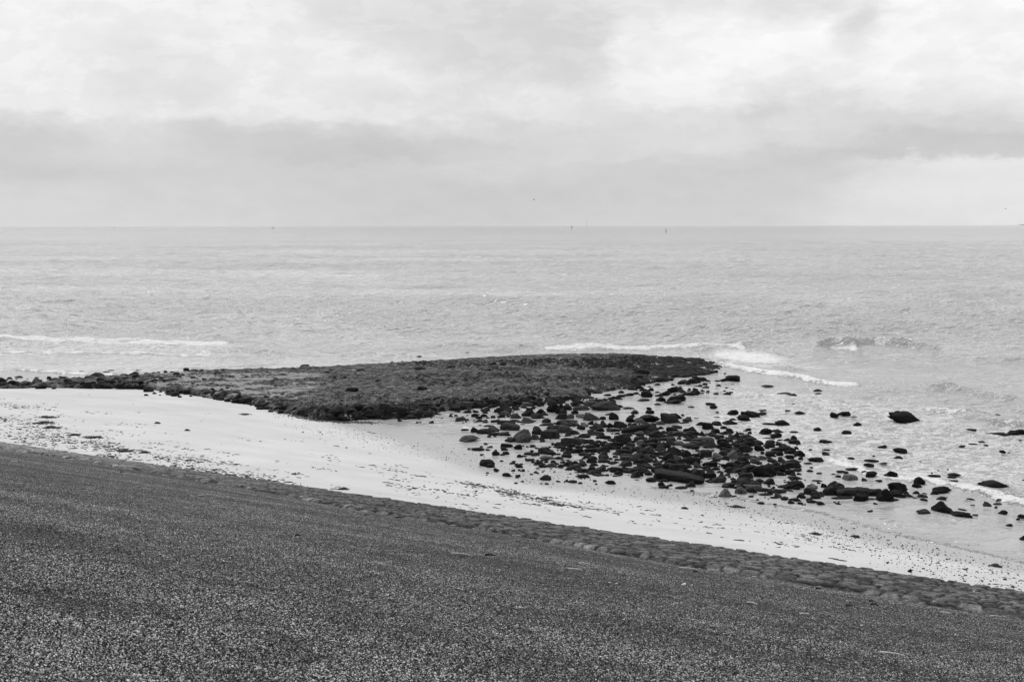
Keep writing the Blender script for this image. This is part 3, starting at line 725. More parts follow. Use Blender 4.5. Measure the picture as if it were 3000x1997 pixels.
# (x, base y, width, height, kind) in the pixels of enlarged crops of the photo
CROPS = {
'A': (1330, 1140, 5.89, "180,355,260,130,b 430,330,160,90,r 540,260,130,90,w 860,385,220,150,a 680,245,230,95,b 860,250,220,90,b 1040,245,150,70,b 1120,205,100,50,r 1230,280,220,60,f 1400,230,100,60,r 900,460,180,70,r 820,495,120,60,r 1060,510,190,80,r 1290,470,240,140,a 1500,420,160,75,a 1560,450,120,40,r 1440,520,250,90,r 1700,400,200,140,w 1850,330,90,80,r 1870,430,160,100,r 1800,420,90,90,r 1850,530,190,100,b 1990,505,160,70,r 2080,425,120,60,r 2190,490,180,60,r 1700,245,110,50,r 1830,250,80,50,r 1830,200,120,60,r 2080,280,160,80,a 2200,245,100,40,r 2190,360,260,70,f 2290,440,80,35,r 1270,600,300,95,a 1050,575,180,50,f 900,610,290,70,l 960,710,320,110,b 700,715,200,80,r 110,525,160,40,f 210,580,40,30,r 360,590,90,25,f 580,655,140,35,f 190,715,130,30,f 350,745,120,80,a 510,770,220,80,r 270,905,330,95,r 410,1060,220,50,f 260,1040,50,25,r 870,1055,120,50,a 860,800,180,60,f 700,795,200,50,f 1180,920,330,200,a 980,910,200,80,r 1440,785,190,125,a 1410,865,150,75,b 1520,870,80,45,r 1660,850,310,145,b 1590,590,150,80,r 1590,645,240,60,f 1720,720,260,90,w 1880,765,160,130,b 1940,660,180,90,a 1950,590,350,60,f 2070,645,180,70,f 1810,625,100,60,r 2060,790,220,90,f 1960,825,130,60,r 2240,650,170,70,r 2190,700,150,70,a 2260,850,180,80,r 2100,870,130,50,r 2030,955,340,105,l 1810,980,130,60,r 2030,1000,140,65,r 1890,1025,90,35,r 1990,1060,130,60,r 2180,1095,120,75,r 2290,930,140,60,r 2330,1020,120,50,r 910,1000,200,60,f 1220,990,110,30,f 1570,1110,220,100,r 1680,1125,160,50,r 1300,1130,180,40,f 1940,1170,180,50,f 2250,1140,190,45,f 1600,1205,220,50,f 1310,1240,150,40,f 1210,1165,100,25,f 1820,1205,110,40,a 1590,1260,70,25,r 1460,1300,150,52,r 1670,1345,200,65,r 1940,1315,130,62,r 2210,1330,170,110,a 2160,1405,170,40,f 2320,1420,90,40,r 1840,1360,90,25,f 650,315,110,50,w 540,415,90,35,r 380,405,100,35,r 230,415,140,45,f 60,400,100,35,f 1080,360,120,35,f 2060,150,110,50,r 1560,175,140,70,r 1740,170,120,60,r 1900,195,160,70,r 1320,155,180,60,b 1590,100,120,50,r 1400,160,90,70,r"),
'B': (1700, 1140, 5.89, "160,290,200,80,r 420,372,450,148,a 605,285,90,35,r 690,308,110,35,r 840,342,190,30,f 940,425,150,58,r 1200,430,150,65,w 1190,352,90,40,w 665,182,120,50,r 570,165,100,40,f 1150,138,200,98,w 1090,212,210,42,f 1360,122,140,35,f 1390,207,165,72,w 1660,205,300,95,w 1610,252,340,62,w 1340,283,110,38,w 2245,267,160,32,f 2300,328,130,52,w 1910,310,110,15,f 1325,65,80,20,f 830,115,180,45,f 700,135,150,40,f 470,115,120,35,r 300,85,160,45,f 120,165,220,50,f 290,205,260,35,f 960,90,120,40,r 20,250,120,50,r 110,447,70,30,r 180,545,290,120,a 385,522,110,50,r 580,525,160,115,a 640,555,280,60,l 510,447,150,30,f 880,485,110,50,a 1150,565,420,115,w 1540,595,320,165,b 1630,510,220,85,w 1850,563,170,88,a 2000,512,80,20,r 1790,602,150,40,f 1770,462,50,30,r 860,575,150,95,w 1030,592,170,70,f 690,672,220,115,a 400,655,150,100,r 510,662,110,80,r 280,675,200,92,a 180,612,100,60,r 70,652,150,72,r 190,755,140,82,a 340,735,150,62,r 310,790,190,60,f 590,725,180,42,l 800,722,160,62,r 960,742,540,120,L 1240,662,140,70,r 1240,602,140,45,f 1370,622,150,62,r 930,652,130,62,r 1010,792,170,62,f 850,812,130,50,r 1180,772,140,62,r 1280,843,200,120,a 1390,692,100,47,r 1410,782,100,50,r 1450,832,80,45,r 1590,742,230,82,w 1660,682,180,52,f 1680,812,280,80,f 1860,792,180,62,l 1850,732,150,52,f 2050,642,120,72,r 2200,703,200,122,b 2350,642,200,80,w 2100,812,130,82,a 1990,772,90,40,r 2290,822,140,47,f 350,863,190,92,r 130,822,160,52,f 30,842,120,62,r 470,872,120,62,r 740,945,280,155,b 1040,893,230,75,r 540,902,130,50,r 640,982,190,62,l 1030,962,130,82,r 870,992,160,75,a 1280,902,200,50,f 1480,893,320,62,b 1560,963,150,100,r 1330,952,150,72,r 1240,1013,180,82,b 1480,1003,170,82,a 1700,962,170,62,f 1860,892,170,50,r 2010,965,240,62,l 2210,1003,250,135,r 2130,903,330,72,f 1900,1003,300,62,f 60,922,160,62,f 210,952,90,50,r 300,922,140,32,f 200,1012,230,52,f 390,1063,130,112,a 380,962,100,52,r 510,992,120,62,r 640,1022,120,42,r 20,1092,70,80,r 190,1083,230,62,f 400,1203,170,112,a 200,1283,170,87,a 410,1273,200,62,f 770,1333,240,77,b 620,1277,100,37,r 810,1167,230,52,f 850,1217,290,60,l 980,1282,130,62,r 1020,1143,130,82,a 860,1062,150,62,r 780,1062,120,62,r 660,1082,90,52,r 940,1063,120,52,r 1150,1063,200,92,r 1230,1132,140,62,r 1380,1063,190,82,a 1180,1182,180,62,r 1170,1253,190,112,a 1340,1167,80,27,f 1300,1252,90,42,r 1150,1372,220,62,f 1330,1322,150,62,r 1330,1443,200,122,a 380,1413,210,82,r 150,1422,90,42,r 660,1432,220,82,f 320,1502,200,42,f 950,1533,170,102,b 1050,1502,80,80,w 1190,1482,130,57,r 1410,1112,170,52,f 1620,1153,260,132,r 1840,1183,160,112,b 1510,1223,180,112,a 1660,1223,170,82,r 1580,1288,180,77,r 1750,1262,190,62,f 1950,1293,220,112,b 2030,1353,180,82,r 1520,1373,240,92,f 1680,1403,290,102,l 1720,1312,140,52,r 1860,1352,110,52,r 1850,1412,100,47,r 1700,1482,200,72,r 2150,1183,220,122,r 2000,1152,100,62,r 2030,1173,150,62,r 2240,1333,240,72,l 2170,1372,130,52,r"),
'C': (2050, 1140, 5.89, "305,407,70,22,w 290,490,100,12,f 575,442,180,77,w 760,437,110,52,w 900,487,260,92,w 750,547,230,92,w 1065,442,160,42,w 1090,375,120,22,f 1520,387,100,32,w 1730,422,160,37,w 2320,482,140,72,w 570,542,120,37,w 2035,52,130,47,w 2050,92,120,27,w 1440,87,240,27,f 1550,137,220,47,w 1615,267,80,22,w 2220,222,150,32,w 510,622,260,77,w 270,757,150,72,w 420,702,120,62,w 520,757,130,72,r 410,777,120,52,r 1420,622,220,77,w 1210,612,230,27,f 1150,777,230,92,w 1340,757,190,62,r 1310,832,190,72,w 1620,757,130,32,w 2030,712,130,47,w 2180,957,260,72,w 2060,882,130,22,f 1510,912,130,57,w 1180,872,220,32,f 220,817,120,42,r 300,832,120,42,r 370,842,90,47,r 640,843,130,102,r 550,883,180,92,r 800,852,190,67,r 860,943,200,112,r 760,932,150,72,r 820,993,160,92,w 620,943,130,72,r 700,892,110,52,r 400,953,190,92,r 440,1033,180,122,w 350,1012,150,62,r 650,1002,130,62,r 510,1012,110,37,f 570,1062,150,47,f 790,1077,230,102,a 1030,1063,160,102,w 930,982,80,52,r 1190,1003,180,112,b 1030,932,120,47,r 1080,1112,80,37,r 1500,1007,140,32,w 1300,1057,120,47,r 1450,1062,230,52,l 1600,1097,110,82,w 1530,1107,130,52,r 1280,1112,250,42,l 1220,1167,170,77,w 1380,1142,110,62,r 1740,1153,140,87,w 2180,1062,120,27,w 1910,1052,70,22,w 410,1143,170,82,r 290,1172,160,62,r 340,1222,260,47,f 570,1213,190,142,a 680,1132,90,37,r 740,1192,150,42,f 870,1192,150,42,f 1060,1227,150,72,b 950,1202,90,52,r 950,1262,160,72,b 1190,1202,110,42,r 1560,1207,140,67,w 1740,1217,80,42,r 670,1287,140,57,a 830,1297,80,62,r 1020,1297,90,32,f 1250,1267,190,57,w 1410,1262,120,57,r 1600,1292,190,72,w 1430,1282,130,42,f 2000,1252,280,67,w 1870,1312,140,47,w 325,1382,50,22,r 520,1373,230,102,r 410,1332,80,42,r 660,1337,40,27,r 740,1347,55,52,r 480,1433,120,82,r 620,1442,170,67,r 190,1453,120,82,r 1190,1353,190,72,r 1070,1352,100,42,r 1490,1363,210,92,r 1330,1312,80,27,f 830,1433,260,112,r 1050,1523,300,192,w 1230,1503,180,152,w 1370,1433,210,112,w 1680,1412,150,42,w 1560,1473,150,77,r 1400,1493,130,62,r 1920,1367,60,27,r 1900,1422,100,32,r 1720,1477,70,32,r 1610,1492,90,42,r 2060,1462,100,27,w 2310,1482,80,27,w 180,1533,200,82,l 380,1472,50,32,r 470,1502,110,47,r 390,1533,110,62,r 740,1492,150,62,r 830,1543,220,72,r"),
'D': (1900, 1330, 5.89, "520,485,780,160,M 60,492,200,72,w 250,482,230,42,l 230,557,130,72,w 470,543,180,97,r 370,562,100,47,r 720,578,180,102,r 260,592,160,47,f 560,602,200,42,f 850,423,240,132,r 880,473,150,97,b 760,402,120,62,r 1030,292,140,52,r 1260,357,60,37,r 1070,402,200,72,r 1010,442,110,62,r 1100,452,100,37,r 1020,482,80,32,r 1280,442,120,77,r 1200,493,220,97,b 1460,447,100,32,f 1480,492,130,47,r 1370,588,210,97,a 1490,527,70,27,r 1640,522,220,82,r 1850,552,190,82,r 1920,512,160,72,r 2080,533,170,92,a 1780,602,330,62,l 1590,698,180,115,a 1330,738,240,132,a 1760,673,180,102,b 2000,652,290,67,f 2100,702,90,62,r 2250,682,230,72,f 2230,757,130,72,r 2010,717,220,37,f 2150,757,90,27,r 1480,737,90,22,f 750,642,70,22,f 1180,667,35,15,r 1680,432,230,92,r 2220,552,60,22,r"),
'E': (2250, 1330, 5.89, "160,557,60,22,r 160,667,180,62,l 330,642,180,32,f 460,593,290,127,r 360,602,190,72,w 640,467,55,27,r 850,482,180,32,f 880,522,70,42,r 720,552,90,22,f 780,593,150,72,a 970,573,110,62,r 1210,407,90,42,r 1260,312,150,27,f 1350,332,80,32,w 1420,453,230,87,b 1650,467,100,52,a 1910,472,100,32,r 1780,392,200,82,w 1660,322,80,32,w 1480,282,250,37,w 1740,217,150,57,w 1780,122,220,27,w 1990,172,130,22,w 1430,87,110,32,w 2150,397,150,92,w 2060,382,150,37,w 1150,512,90,42,b 1110,542,100,47,b 1230,573,150,62,b 1120,622,170,82,r 1070,713,220,135,b 1250,622,140,62,r 1410,622,180,42,f 1600,637,180,62,b 1780,632,140,27,f 1480,738,540,130,l 1780,753,320,130,f 1290,787,350,47,f 1590,833,230,132,w 1790,822,180,52,f 760,703,270,102,b 850,737,200,72,b 560,742,130,62,b 600,767,90,52,r 2010,853,270,218,w 1870,897,90,47,r 2040,897,140,62,r 2270,887,80,27,f 280,797,100,62,a 830,832,60,17,f 1760,1007,150,37,r 1690,1102,50,22,r"),
'F': (2600, 1330, 5.89, "170,673,300,155,w 200,793,200,112,w 310,692,110,42,f 380,757,130,52,r 550,503,170,97,w 510,603,140,82,w 490,687,90,42,r 640,692,70,22,f 600,777,160,77,a 640,857,140,72,b 480,792,110,37,f 345,857,110,47,r 450,927,210,27,f 910,828,150,87,b 1010,777,100,32,f 1080,852,100,27,f 620,1067,225,97,b 920,1043,330,195,a 1290,1007,170,57,w 1135,1012,60,27,r 1240,1107,350,97,w 1510,1062,80,17,f 810,702,130,62,r 920,683,250,112,w 1060,662,130,52,w 800,397,220,42,w 1150,377,180,42,w 1110,412,130,32,w 1130,482,170,27,w 1810,577,400,92,w 1720,907,160,67,a 1960,847,170,62,b 1920,892,190,37,f 1870,937,50,32,r 1440,812,130,42,w 1320,837,200,32,f 1440,902,110,27,f 1330,912,120,27,f 1990,1042,130,57,a 2330,1102,130,52,r 2250,1132,60,27,r 2100,1242,100,37,r 1490,1242,70,27,r 2340,1503,130,92,a"),
'G': (2400, 1150, 3.927, "980,340,315,102,w 165,287,80,47,w 300,264,130,42,w 225,257,50,20,w 400,284,70,12,w 100,107,110,20,w 275,124,90,16,w 440,390,90,40,w 310,492,105,50,w 80,670,80,17,w 1740,452,130,32,w 2110,502,200,32,w 2290,502,190,67,w 1970,477,90,12,w 2055,264,50,16,w 1555,412,50,12,w 930,692,150,45,w 1770,599,100,12,w 1640,627,80,17,w 1920,610,50,12,w 2110,692,60,27,w"),
'H': (1700, 990, 3.927, "1060,627,90,57,w 1145,592,60,32,w 1160,627,100,27,f 815,607,60,32,w 1360,522,60,30,w 1450,530,60,14,w 1210,522,150,30,f 1380,467,90,17,f 885,632,60,17,f 1350,562,80,14,f 715,612,70,32,w 600,602,100,32,w 470,640,80,32,w 200,647,100,32,r 45,607,80,27,r 2160,562,130,20,w 1090,442,120,22,f"),
'I': (0, 1060, 3.927, "940,132,85,24,r 1235,140,100,27,r 1275,102,70,10,f 740,192,95,20,r 695,174,35,12,r 1125,192,160,57,r 260,277,170,37,b 70,277,50,22,a 40,292,90,17,f 440,292,200,62,a 510,292,100,42,r 420,262,120,37,r 640,267,160,52,b 660,222,130,32,f 710,282,90,47,a 860,217,90,32,r 820,270,150,37,l 950,272,80,37,b 930,237,120,37,r 1010,227,80,47,r 1170,237,100,47,r 1170,277,110,42,b 1240,214,90,37,r 1070,267,60,37,r 1250,267,80,37,r 1380,277,90,47,r 1410,272,70,27,r 1350,197,90,32,f 1460,217,90,37,r 1540,157,100,40,a 1310,242,80,32,r 1590,267,130,47,r 1420,162,80,22,f 1500,252,70,32,r 1760,142,60,22,r 1905,124,40,22,r 1980,124,45,17,r 2145,107,70,34,b 2230,107,100,20,f 2320,102,60,17,f 1520,272,60,16,f 1720,257,80,37,r 1730,292,60,14,f 1640,232,110,32,r 1990,227,110,37,a 2080,222,70,22,r 1880,162,50,14,r 220,187,80,22,w 415,185,60,10,w"),
'J': (600, 1060, 4.712, "1380,80,110,40,b 520,562,80,32,b 360,537,110,32,r 360,502,150,37,f 750,572,100,42,r 820,582,70,37,r 880,602,70,37,b 760,657,90,32,b 800,627,80,37,b 860,657,120,42,b 910,692,70,24,f 1040,712,100,42,a 1010,672,100,52,b 1080,672,80,32,r 1160,712,100,37,r 1130,672,70,27,r 1260,692,90,62,b 1330,732,100,67,b 1210,642,90,42,r 1420,752,120,32,f 1540,697,110,47,b 1560,747,110,52,r 1480,722,100,32,r 1630,742,120,47,r 1700,722,110,77,r 1760,772,110,47,a 1790,757,80,62,r 1840,702,80,52,r 1890,772,90,47,a 1930,747,100,82,b 1650,767,80,27,r 2060,762,120,62,b 2150,742,80,47,b 2260,782,110,47,b 2260,692,180,72,b 2120,682,120,92,w 2230,592,130,62,w 1980,562,130,52,r 1850,592,110,52,w 1730,532,80,32,w 1600,592,110,32,f 2040,422,150,77,w 1910,482,140,42,w 1110,572,120,52,w 1700,162,90,32,w 2150,132,120,37,w 1120,642,110,42,r 1420,560,90,34,r 1260,560,90,34,w 1000,500,110,30,b"),
'K': (1000, 1000, 2.945, "230,607,120,52,b 385,607,120,67,b 500,607,100,52,b 640,612,100,42,r 700,577,110,42,b 820,522,70,37,w 990,522,90,37,w 960,552,70,27,r 150,587,80,42,w 220,547,70,37,w 700,422,90,32,w 90,442,110,42,w 320,352,60,22,w 1310,207,60,24,w 1400,207,60,27,w 1250,257,70,20,w 950,232,80,27,w 670,250,130,32,w 1080,277,100,16,w"),
}
ROCKS = []
for key, (ox, oy, sc, txt) in CROPS.items():
    for tok in txt.split():
        a = tok.split(','); x_, y_, w_, h_ = map(float, a[:4])
        ROCKS.append([ox+x_/sc, oy+y_/sc, w_/sc, h_/sc, a[4]])
# drop duplicates read twice from overlapping crops
keep = []
for r in sorted(ROCKS, key=lambda r: -r[2]*r[3]):
    if all(abs(r[0]-q[0]) > .28*max(r[2], q[2]) or abs(r[1]-q[1]) > .35*max(r[3], q[3])+1 for q in keep): keep.append(r)
ROCKS = keep
print('rocks read', len(ROCKS))
def place(r):
    px, py, wp, hp, kind = r
    if kind == 'r' and wp < 38 and random.random() < .6: kind = random.choice('ab')
    if abs(px-2756) < 4 and abs(py-1507) < 6 and wp > 40: kind = 'c'
    x, y, z = on_ground(px, py)
    dist = math.sqrt(x*x+y*y+(CZ-z)**2); ppm = F/dist*1.0
    W = wp/ppm; el = math.asin((CZ-z)/dist)
    dep = W*{'r': .75, 'a': .75, 'b': .65, 'f': .6, 'l': .35, 'w': .7, 'c': .8, 'L': .25, 'M': .3}[kind]
    vis = hp/ppm
    dep = min(dep, vis*.75/math.sin(el))
    Hh = max((vis-dep*math.sin(el)*.45)/math.cos(el), .05)
    yaw = random.uniform(-.3, .3)+random.choice([0, math.pi]); k = kind
    if kind in 'fl': yaw = random.uniform(-.12, .12)+random.choice([0, math.pi])
    L = W
    if kind == 'L': yaw = .62; k = 'l'; L = W/math.cos(yaw)*.9; dep = .42; Hh = .32
    if kind == 'M': yaw = -.60; k = 'l'; L = W/math.cos(yaw)*.9; dep = .75; Hh = .36
    u = np.array([x, y])/math.hypot(x, y); c = np.array([x, y])+u*dep*.45
    return dict(px=px, py=py, w=wp, h=hp, kind=k, loc=(c[0], c[1], z), yaw=yaw, sc=(L*1.12, dep*1.1, Hh*1.18), dist=dist)
PL = [place(r) for r in ROCKS]
NTH = 296
PL.sort(key=lambda q: -q['w']*q['h'])
things, rest = PL[:NTH], PL[NTH:]

# the landmarks that other rocks are described by: (px, py, phrase as landmark, own label)
LM = [
 (2650, 1232, 'the big black hump in the foamy water', 'big black weed-covered hump of rock alone in the foamy water right of the groyne'),
 (2756, 1505, 'the weedy cone-shaped boulder', 'weedy cone-shaped boulder standing in the shallows at the lower right'),
 (2591, 1473, 'the tall weed-draped boulder', 'tall weed-draped boulder at the right end of the long dark slab'),
 (2501, 1453, 'the long dark straight slab', 'long straight dark slab lying flat in the water beside the tall weed-draped boulder'),
 (2491, 1406, 'the brick-shaped rock', 'brick-shaped dark rock alone in the water behind the long dark slab'),
 (2328, 1430, 'the wide two-humped rock', 'wide smooth two-humped rock in the still water left of the row of blocks'),
 (2126, 1455, 'the pointed rock nearest the sand', 'pointed dark rock with its reflection, standing nearest the sand'),
 (1988, 1412, 'the long tilted slab beside the sand', 'longest tilted slab at the sand side foot of the rock pile'),
 (2228, 1398, 'the biggest weed-hung boulder', 'biggest weed-hung black boulder in the right part of the rock pile'),
 (1863, 1266, 'the long leaning stone beam', 'long leaning stone beam lying across the back of the rock pile'),
 (2075, 1310, 'the pale speckled round boulder', 'pale speckled round boulder in the middle of the rock pile'),
 (1961, 1241, 'the big upright block at the back', 'big upright grey block at the seaward back of the rock pile'),
 (1771, 1203, 'the broad grey mound', 'broad grey mound of rock just in front of the groyne'),
 (1982, 1175, 'the twin weedy rocks', 'larger of the twin weedy rocks lying in the clear water off the groyne'),
 (1376, 1293, 'the lone round rock on the wet sand', 'lone round rock sitting on the smooth wet sand left of the pile'),
 (1530, 1296, 'the big mossy mound', 'big mossy mound of rock at the left end of the pile'),
 (1612, 1284, 'the pitted black block', 'pitted black block resting beside the big mossy mound'),
 (1493, 1261, 'the long black block on the sand flat', 'long black block on the wet sand flat left of the pile'),
 (1360, 1200, 'the square block under the groyne edge', 'square black block against the near edge of the groyne'),
 (2202, 1222, 'the shaggy weed-topped rock', 'shaggy weed-topped rock in the water at the seaward end of the pile'),
 (286, 1109, 'the large smooth boulder on the sea side', 'large smooth boulder on the sea side of the narrow left end of the groyne'),
 (1826, 1300, 'the high dark block amid the pile', 'high dark block amid the tightly packed middle of the pile'),
 (2907, 1428, 'the long rock behind the breaking wave', 'long weed-covered rock behind the small breaking wave at right'),
 (2629, 1444, 'the shaggy rectangular boulder', 'shaggy rectangular boulder right behind the tall weed-draped one'),
 (1131, 1206, 'the squared blocks at the groyne edge', 'largest of the squared blocks at the near edge of the groyne'),
 (893, 1077, 'the lone black stone on the seaward rim', 'lone black stone standing on the seaward rim of the groyne'),
 (1033, 1150, 'the dark weed hump on top of the groyne', 'dark weed hump of stone standing on top of the groyne'),
 (961, 1213, 'the heap of stones by the pebble patch', 'tallest stone of the heap by the dark pebble patch on the sand'),
 (422, 1127, 'the stones at the narrow left end', 'middle-sized stone where the narrow left end of the groyne widens'),
 (2640, 1560, 'the low rock nearest the waterline', 'low dark rock in the shallows nearest the waterline at lower right'),
 (2980, 1275, 'the weedy ledge at the right edge', 'weedy ledge of rock breaking the foam at the right edge'),
 (150, 1128, 'the flat-topped stone at far left', 'flat-topped stone lying at the far left tip of the groyne root'),
]
used = set(); land = []
for px, py, phr, lab in LM:
    best = min((q for q in things if id(q) not in used), key=lambda q: math.hypot(q['px']-px, (q['py']-q['h']*.0-py)*2)-q['w']*.3)
    used.add(id(best)); best['label'] = lab; land.append((best['px'], best['py'], phr))
ORD = ['', 'second ', 'third ', 'fourth ', 'fifth ', 'sixth ', 'seventh ', 'eighth ', 'ninth ', 'tenth ', 'eleventh ', 'twelfth ', 'thirteenth ', 'fourteenth ', 'fifteenth ', 'sixteenth ']
SHP = {'r': 'rounded', 'a': 'pointed', 'b': 'blocky', 'f': 'flat', 'l': 'long', 'w': 'weedy', 'c': 'pointed'}
buck = {}
for q in things:
    if 'label' in q: continue
    lx, ly, phr = min(land, key=lambda l: math.hypot(q['px']-l[0], (q['py']-l[1])*2.2))
    dx, dy = q['px']-lx, (q['py']-ly)*2.2
    side = ('right of' if dx > 0 else 'left of') if abs(dx) > abs(dy) else ('in front of' if dy > 0 else 'behind')
    ar = q['w']*q['h']; q['size'] = 'large' if ar > 800 else 'mid-sized' if ar > 300 else 'small'
    buck.setdefault((SHP[q['kind']], side, phr), []).append((math.hypot(dx, dy), id(q), q))
for (shp, side, phr), L_ in buck.items():
    L_.sort(key=lambda t: t[0])
    for i, (_, _, q) in enumerate(L_):
        q['label'] = ('%s dark %s rock %s %s' % (q['size'], shp, side, phr)) if len(L_) == 1 else \
                     ('%sclosest %s rock %s %s' % (ORD[i], shp, side, phr))
def pick_mat(q):
    if q['kind'] in 'wc': return m_weed
    if (1770-q['px'])**2+(1203-q['py'])**2 < 300 or (2075-q['px'])**2+(1310-q['py'])**2 < 300: return m_rockg
    return m_rockg if random.random() < .36 else m_rock
for q in things:
    vi = random.randrange(len(VAR[q['kind']]))
    me = rock_mesh(q['kind'], vi, pick_mat(q))
    o = bpy.data.objects.new('rock', me); COL.objects.link(o)
    o.location = q['loc']; o.scale = q['sc']; o.rotation_euler = (random.uniform(-.12, .12), random.uniform(-.16, .16)*(q['kind'] not in 'fl'), q['yaw'])
    tag(o, q['label'], 'rock', 'loose rocks around the groyne')

# smaller stones in between: one mass
def near_rock_field():
    out = []
    zones = [((1400, 1600), (1205, 1400), 60), ((1600, 1900), (1240, 1400), 200), ((1850, 2200), (1260, 1420), 220), ((2150, 2350), (1280, 1440), 110), ((2200, 2650), (1440, 1480), 40), ((2350, 3000), (1260, 1500), 12),
             ((1850, 2150), (1085, 1160), 90), ((1400, 1800), (1165, 1200), 110), ((620, 1450), (1168, 1225), 520), ((1150, 1500), (1200, 1240), 60), ((0, 420), (1110, 1140), 90), ((420, 700), (1095, 1165), 60), ((1500, 1800), (1350, 1420), 60)]
    for (x0, x1), (y0, y1), n in zones:
        for _ in range(int(n*1.5)):
            px, py = random.uniform(x0, x1), random.uniform(y0, y1)
            if x0 == 1600 and py > 1290+(px-1600)*.5+60: continue
            if x0 == 620:
                lo = np.interp(px, [620, 760, 900, 1030, 1240, 1450], [1165, 1190, 1216, 1225, 1206, 1186]); py = lo+4-abs(random.gauss(0, 16))*(1 if px < 1150 else .6)
            wp = random.lognormvariate(2.45, .5); hp = wp*random.uniform(.28, .5)
            out.append([px, py, wp, hp, random.choice('raabbfw')])
    return out
REST = rest+[place(r) for r in near_rock_field()]
VAR1 = {k: [make_rock(k, 900+i*7+ord(k), ICO2) for i in range(9)] for k in 'rabflw'}
Vs, Fs, off = [], [], 0
for q in REST:
    V, Fc = random.choice(VAR1[q['kind']])
    M = Matrix.Translation(q['loc']) @ Matrix.Rotation(q['yaw']+random.uniform(-.4, .4), 4, 'Z') @ Matrix.Diagonal((*q['sc'], 1))
    Mn = np.array(M); W_ = V@Mn[:3, :3].T+Mn[:3, 3]
    Vs.append(W_); Fs += [[i+off for i in f] for f in Fc]; off += len(V)
o = raw_mesh('small_stones', np.concatenate(Vs), Fs, m_rock, smooth=False)
tag(o, 'countless small dark stones lying between the larger rocks and along the groyne edges', 'stones', kind='stuff')

# ------------------------------------------------------------------ loose-looking gravel bound into the near asphalt
m_grav, nb, p = new_mat('gravel', .85, .12)
setgrey(nb, p, nb.n('ShaderNodeAttribute', attribute_name='shade').outputs['Fac'])
n_ = 430000
yy = 1/(1/5.5+(1/26-1/5.5)*rng.random(n_)); xx = yy*rng.uniform(-.66, .66, n_)
s1, d1_ = sd_(xx, yy); e1_ = -d1_
ok = e1_ > np.interp(s1, aes, aee)+.15; xx, yy, s1, e1_ = xx[ok], yy[ok], s1[ok], e1_[ok]; n_ = len(xx)
zz = TOEZ+SLOPE*e1_-.03+.05*(fbm(s1*.16, e1_*.35, 4, 9)-.5)
cl_ = fbm(s1*1.6, e1_*2.6, 4, 301)+.7*(fbm(s1*.12, e1_*.75, 4, 302)-.5)
sh_ = rng.random(n_)**2.9*(.62+.75*np.clip((cl_-.35)*2.4, 0, 1))
shade = .018+.52*sh_; shade[rng.random(n_) < .012] = .7
rad = rng.lognormal(math.log(.0068), .28, n_)
O = np.array([(1, 0, 0), (0, 1, 0), (-1, 0, 0), (0, -1, 0), (0, 0, 1), (0, 0, -1)], float)
OF = np.array([(0, 1, 4), (1, 2, 4), (2, 3, 4), (3, 0, 4), (1, 0, 5), (2, 1, 5), (3, 2, 5), (0, 3, 5)])
a_ = rng.uniform(0, 6.28, n_); ca, sa = np.cos(a_)[:, None], np.sin(a_)[:, None]
V = O[None]*rng.uniform(.65, 1.3, (n_, 6, 1))*rad[:, None, None]
X_ = V[..., 0]*ca-V[..., 1]*sa; Y_ = V[..., 0]*sa+V[..., 1]*ca
co = np.stack([X_+xx[:, None], Y_+yy[:, None], V[..., 2]*.9+zz[:, None]+rad[:, None]*.45], -1).reshape(-1, 3).astype(np.float32)
f = (OF[None]+(np.arange(n_)*6)[:, None, None]).reshape(-1, 3)
me = bpy.data.meshes.new('gravel'); me.vertices.add(len(co)); me.vertices.foreach_set('co', co.reshape(-1))
me.loops.add(f.size); me.loops.foreach_set('vertex_index', f.reshape(-1).astype(np.int32))
me.polygons.add(len(f)); me.polygons.foreach_set('loop_start', (np.arange(len(f))*3).astype(np.int32)); me.update(calc_edges=True)
me.polygons.foreach_set('use_smooth', np.full(len(f), True))
at = me.attributes.new('shade', 'FLOAT', 'POINT'); at.data.foreach_set('value', np.repeat(shade, 6).astype(np.float32)); me.materials.append(m_grav)
o = bpy.data.objects.new('gravel', me); COL.objects.link(o)
tag(o, 'pale and dark gravel chippings bound into the asphalt slope in the foreground', 'gravel', kind='stuff')

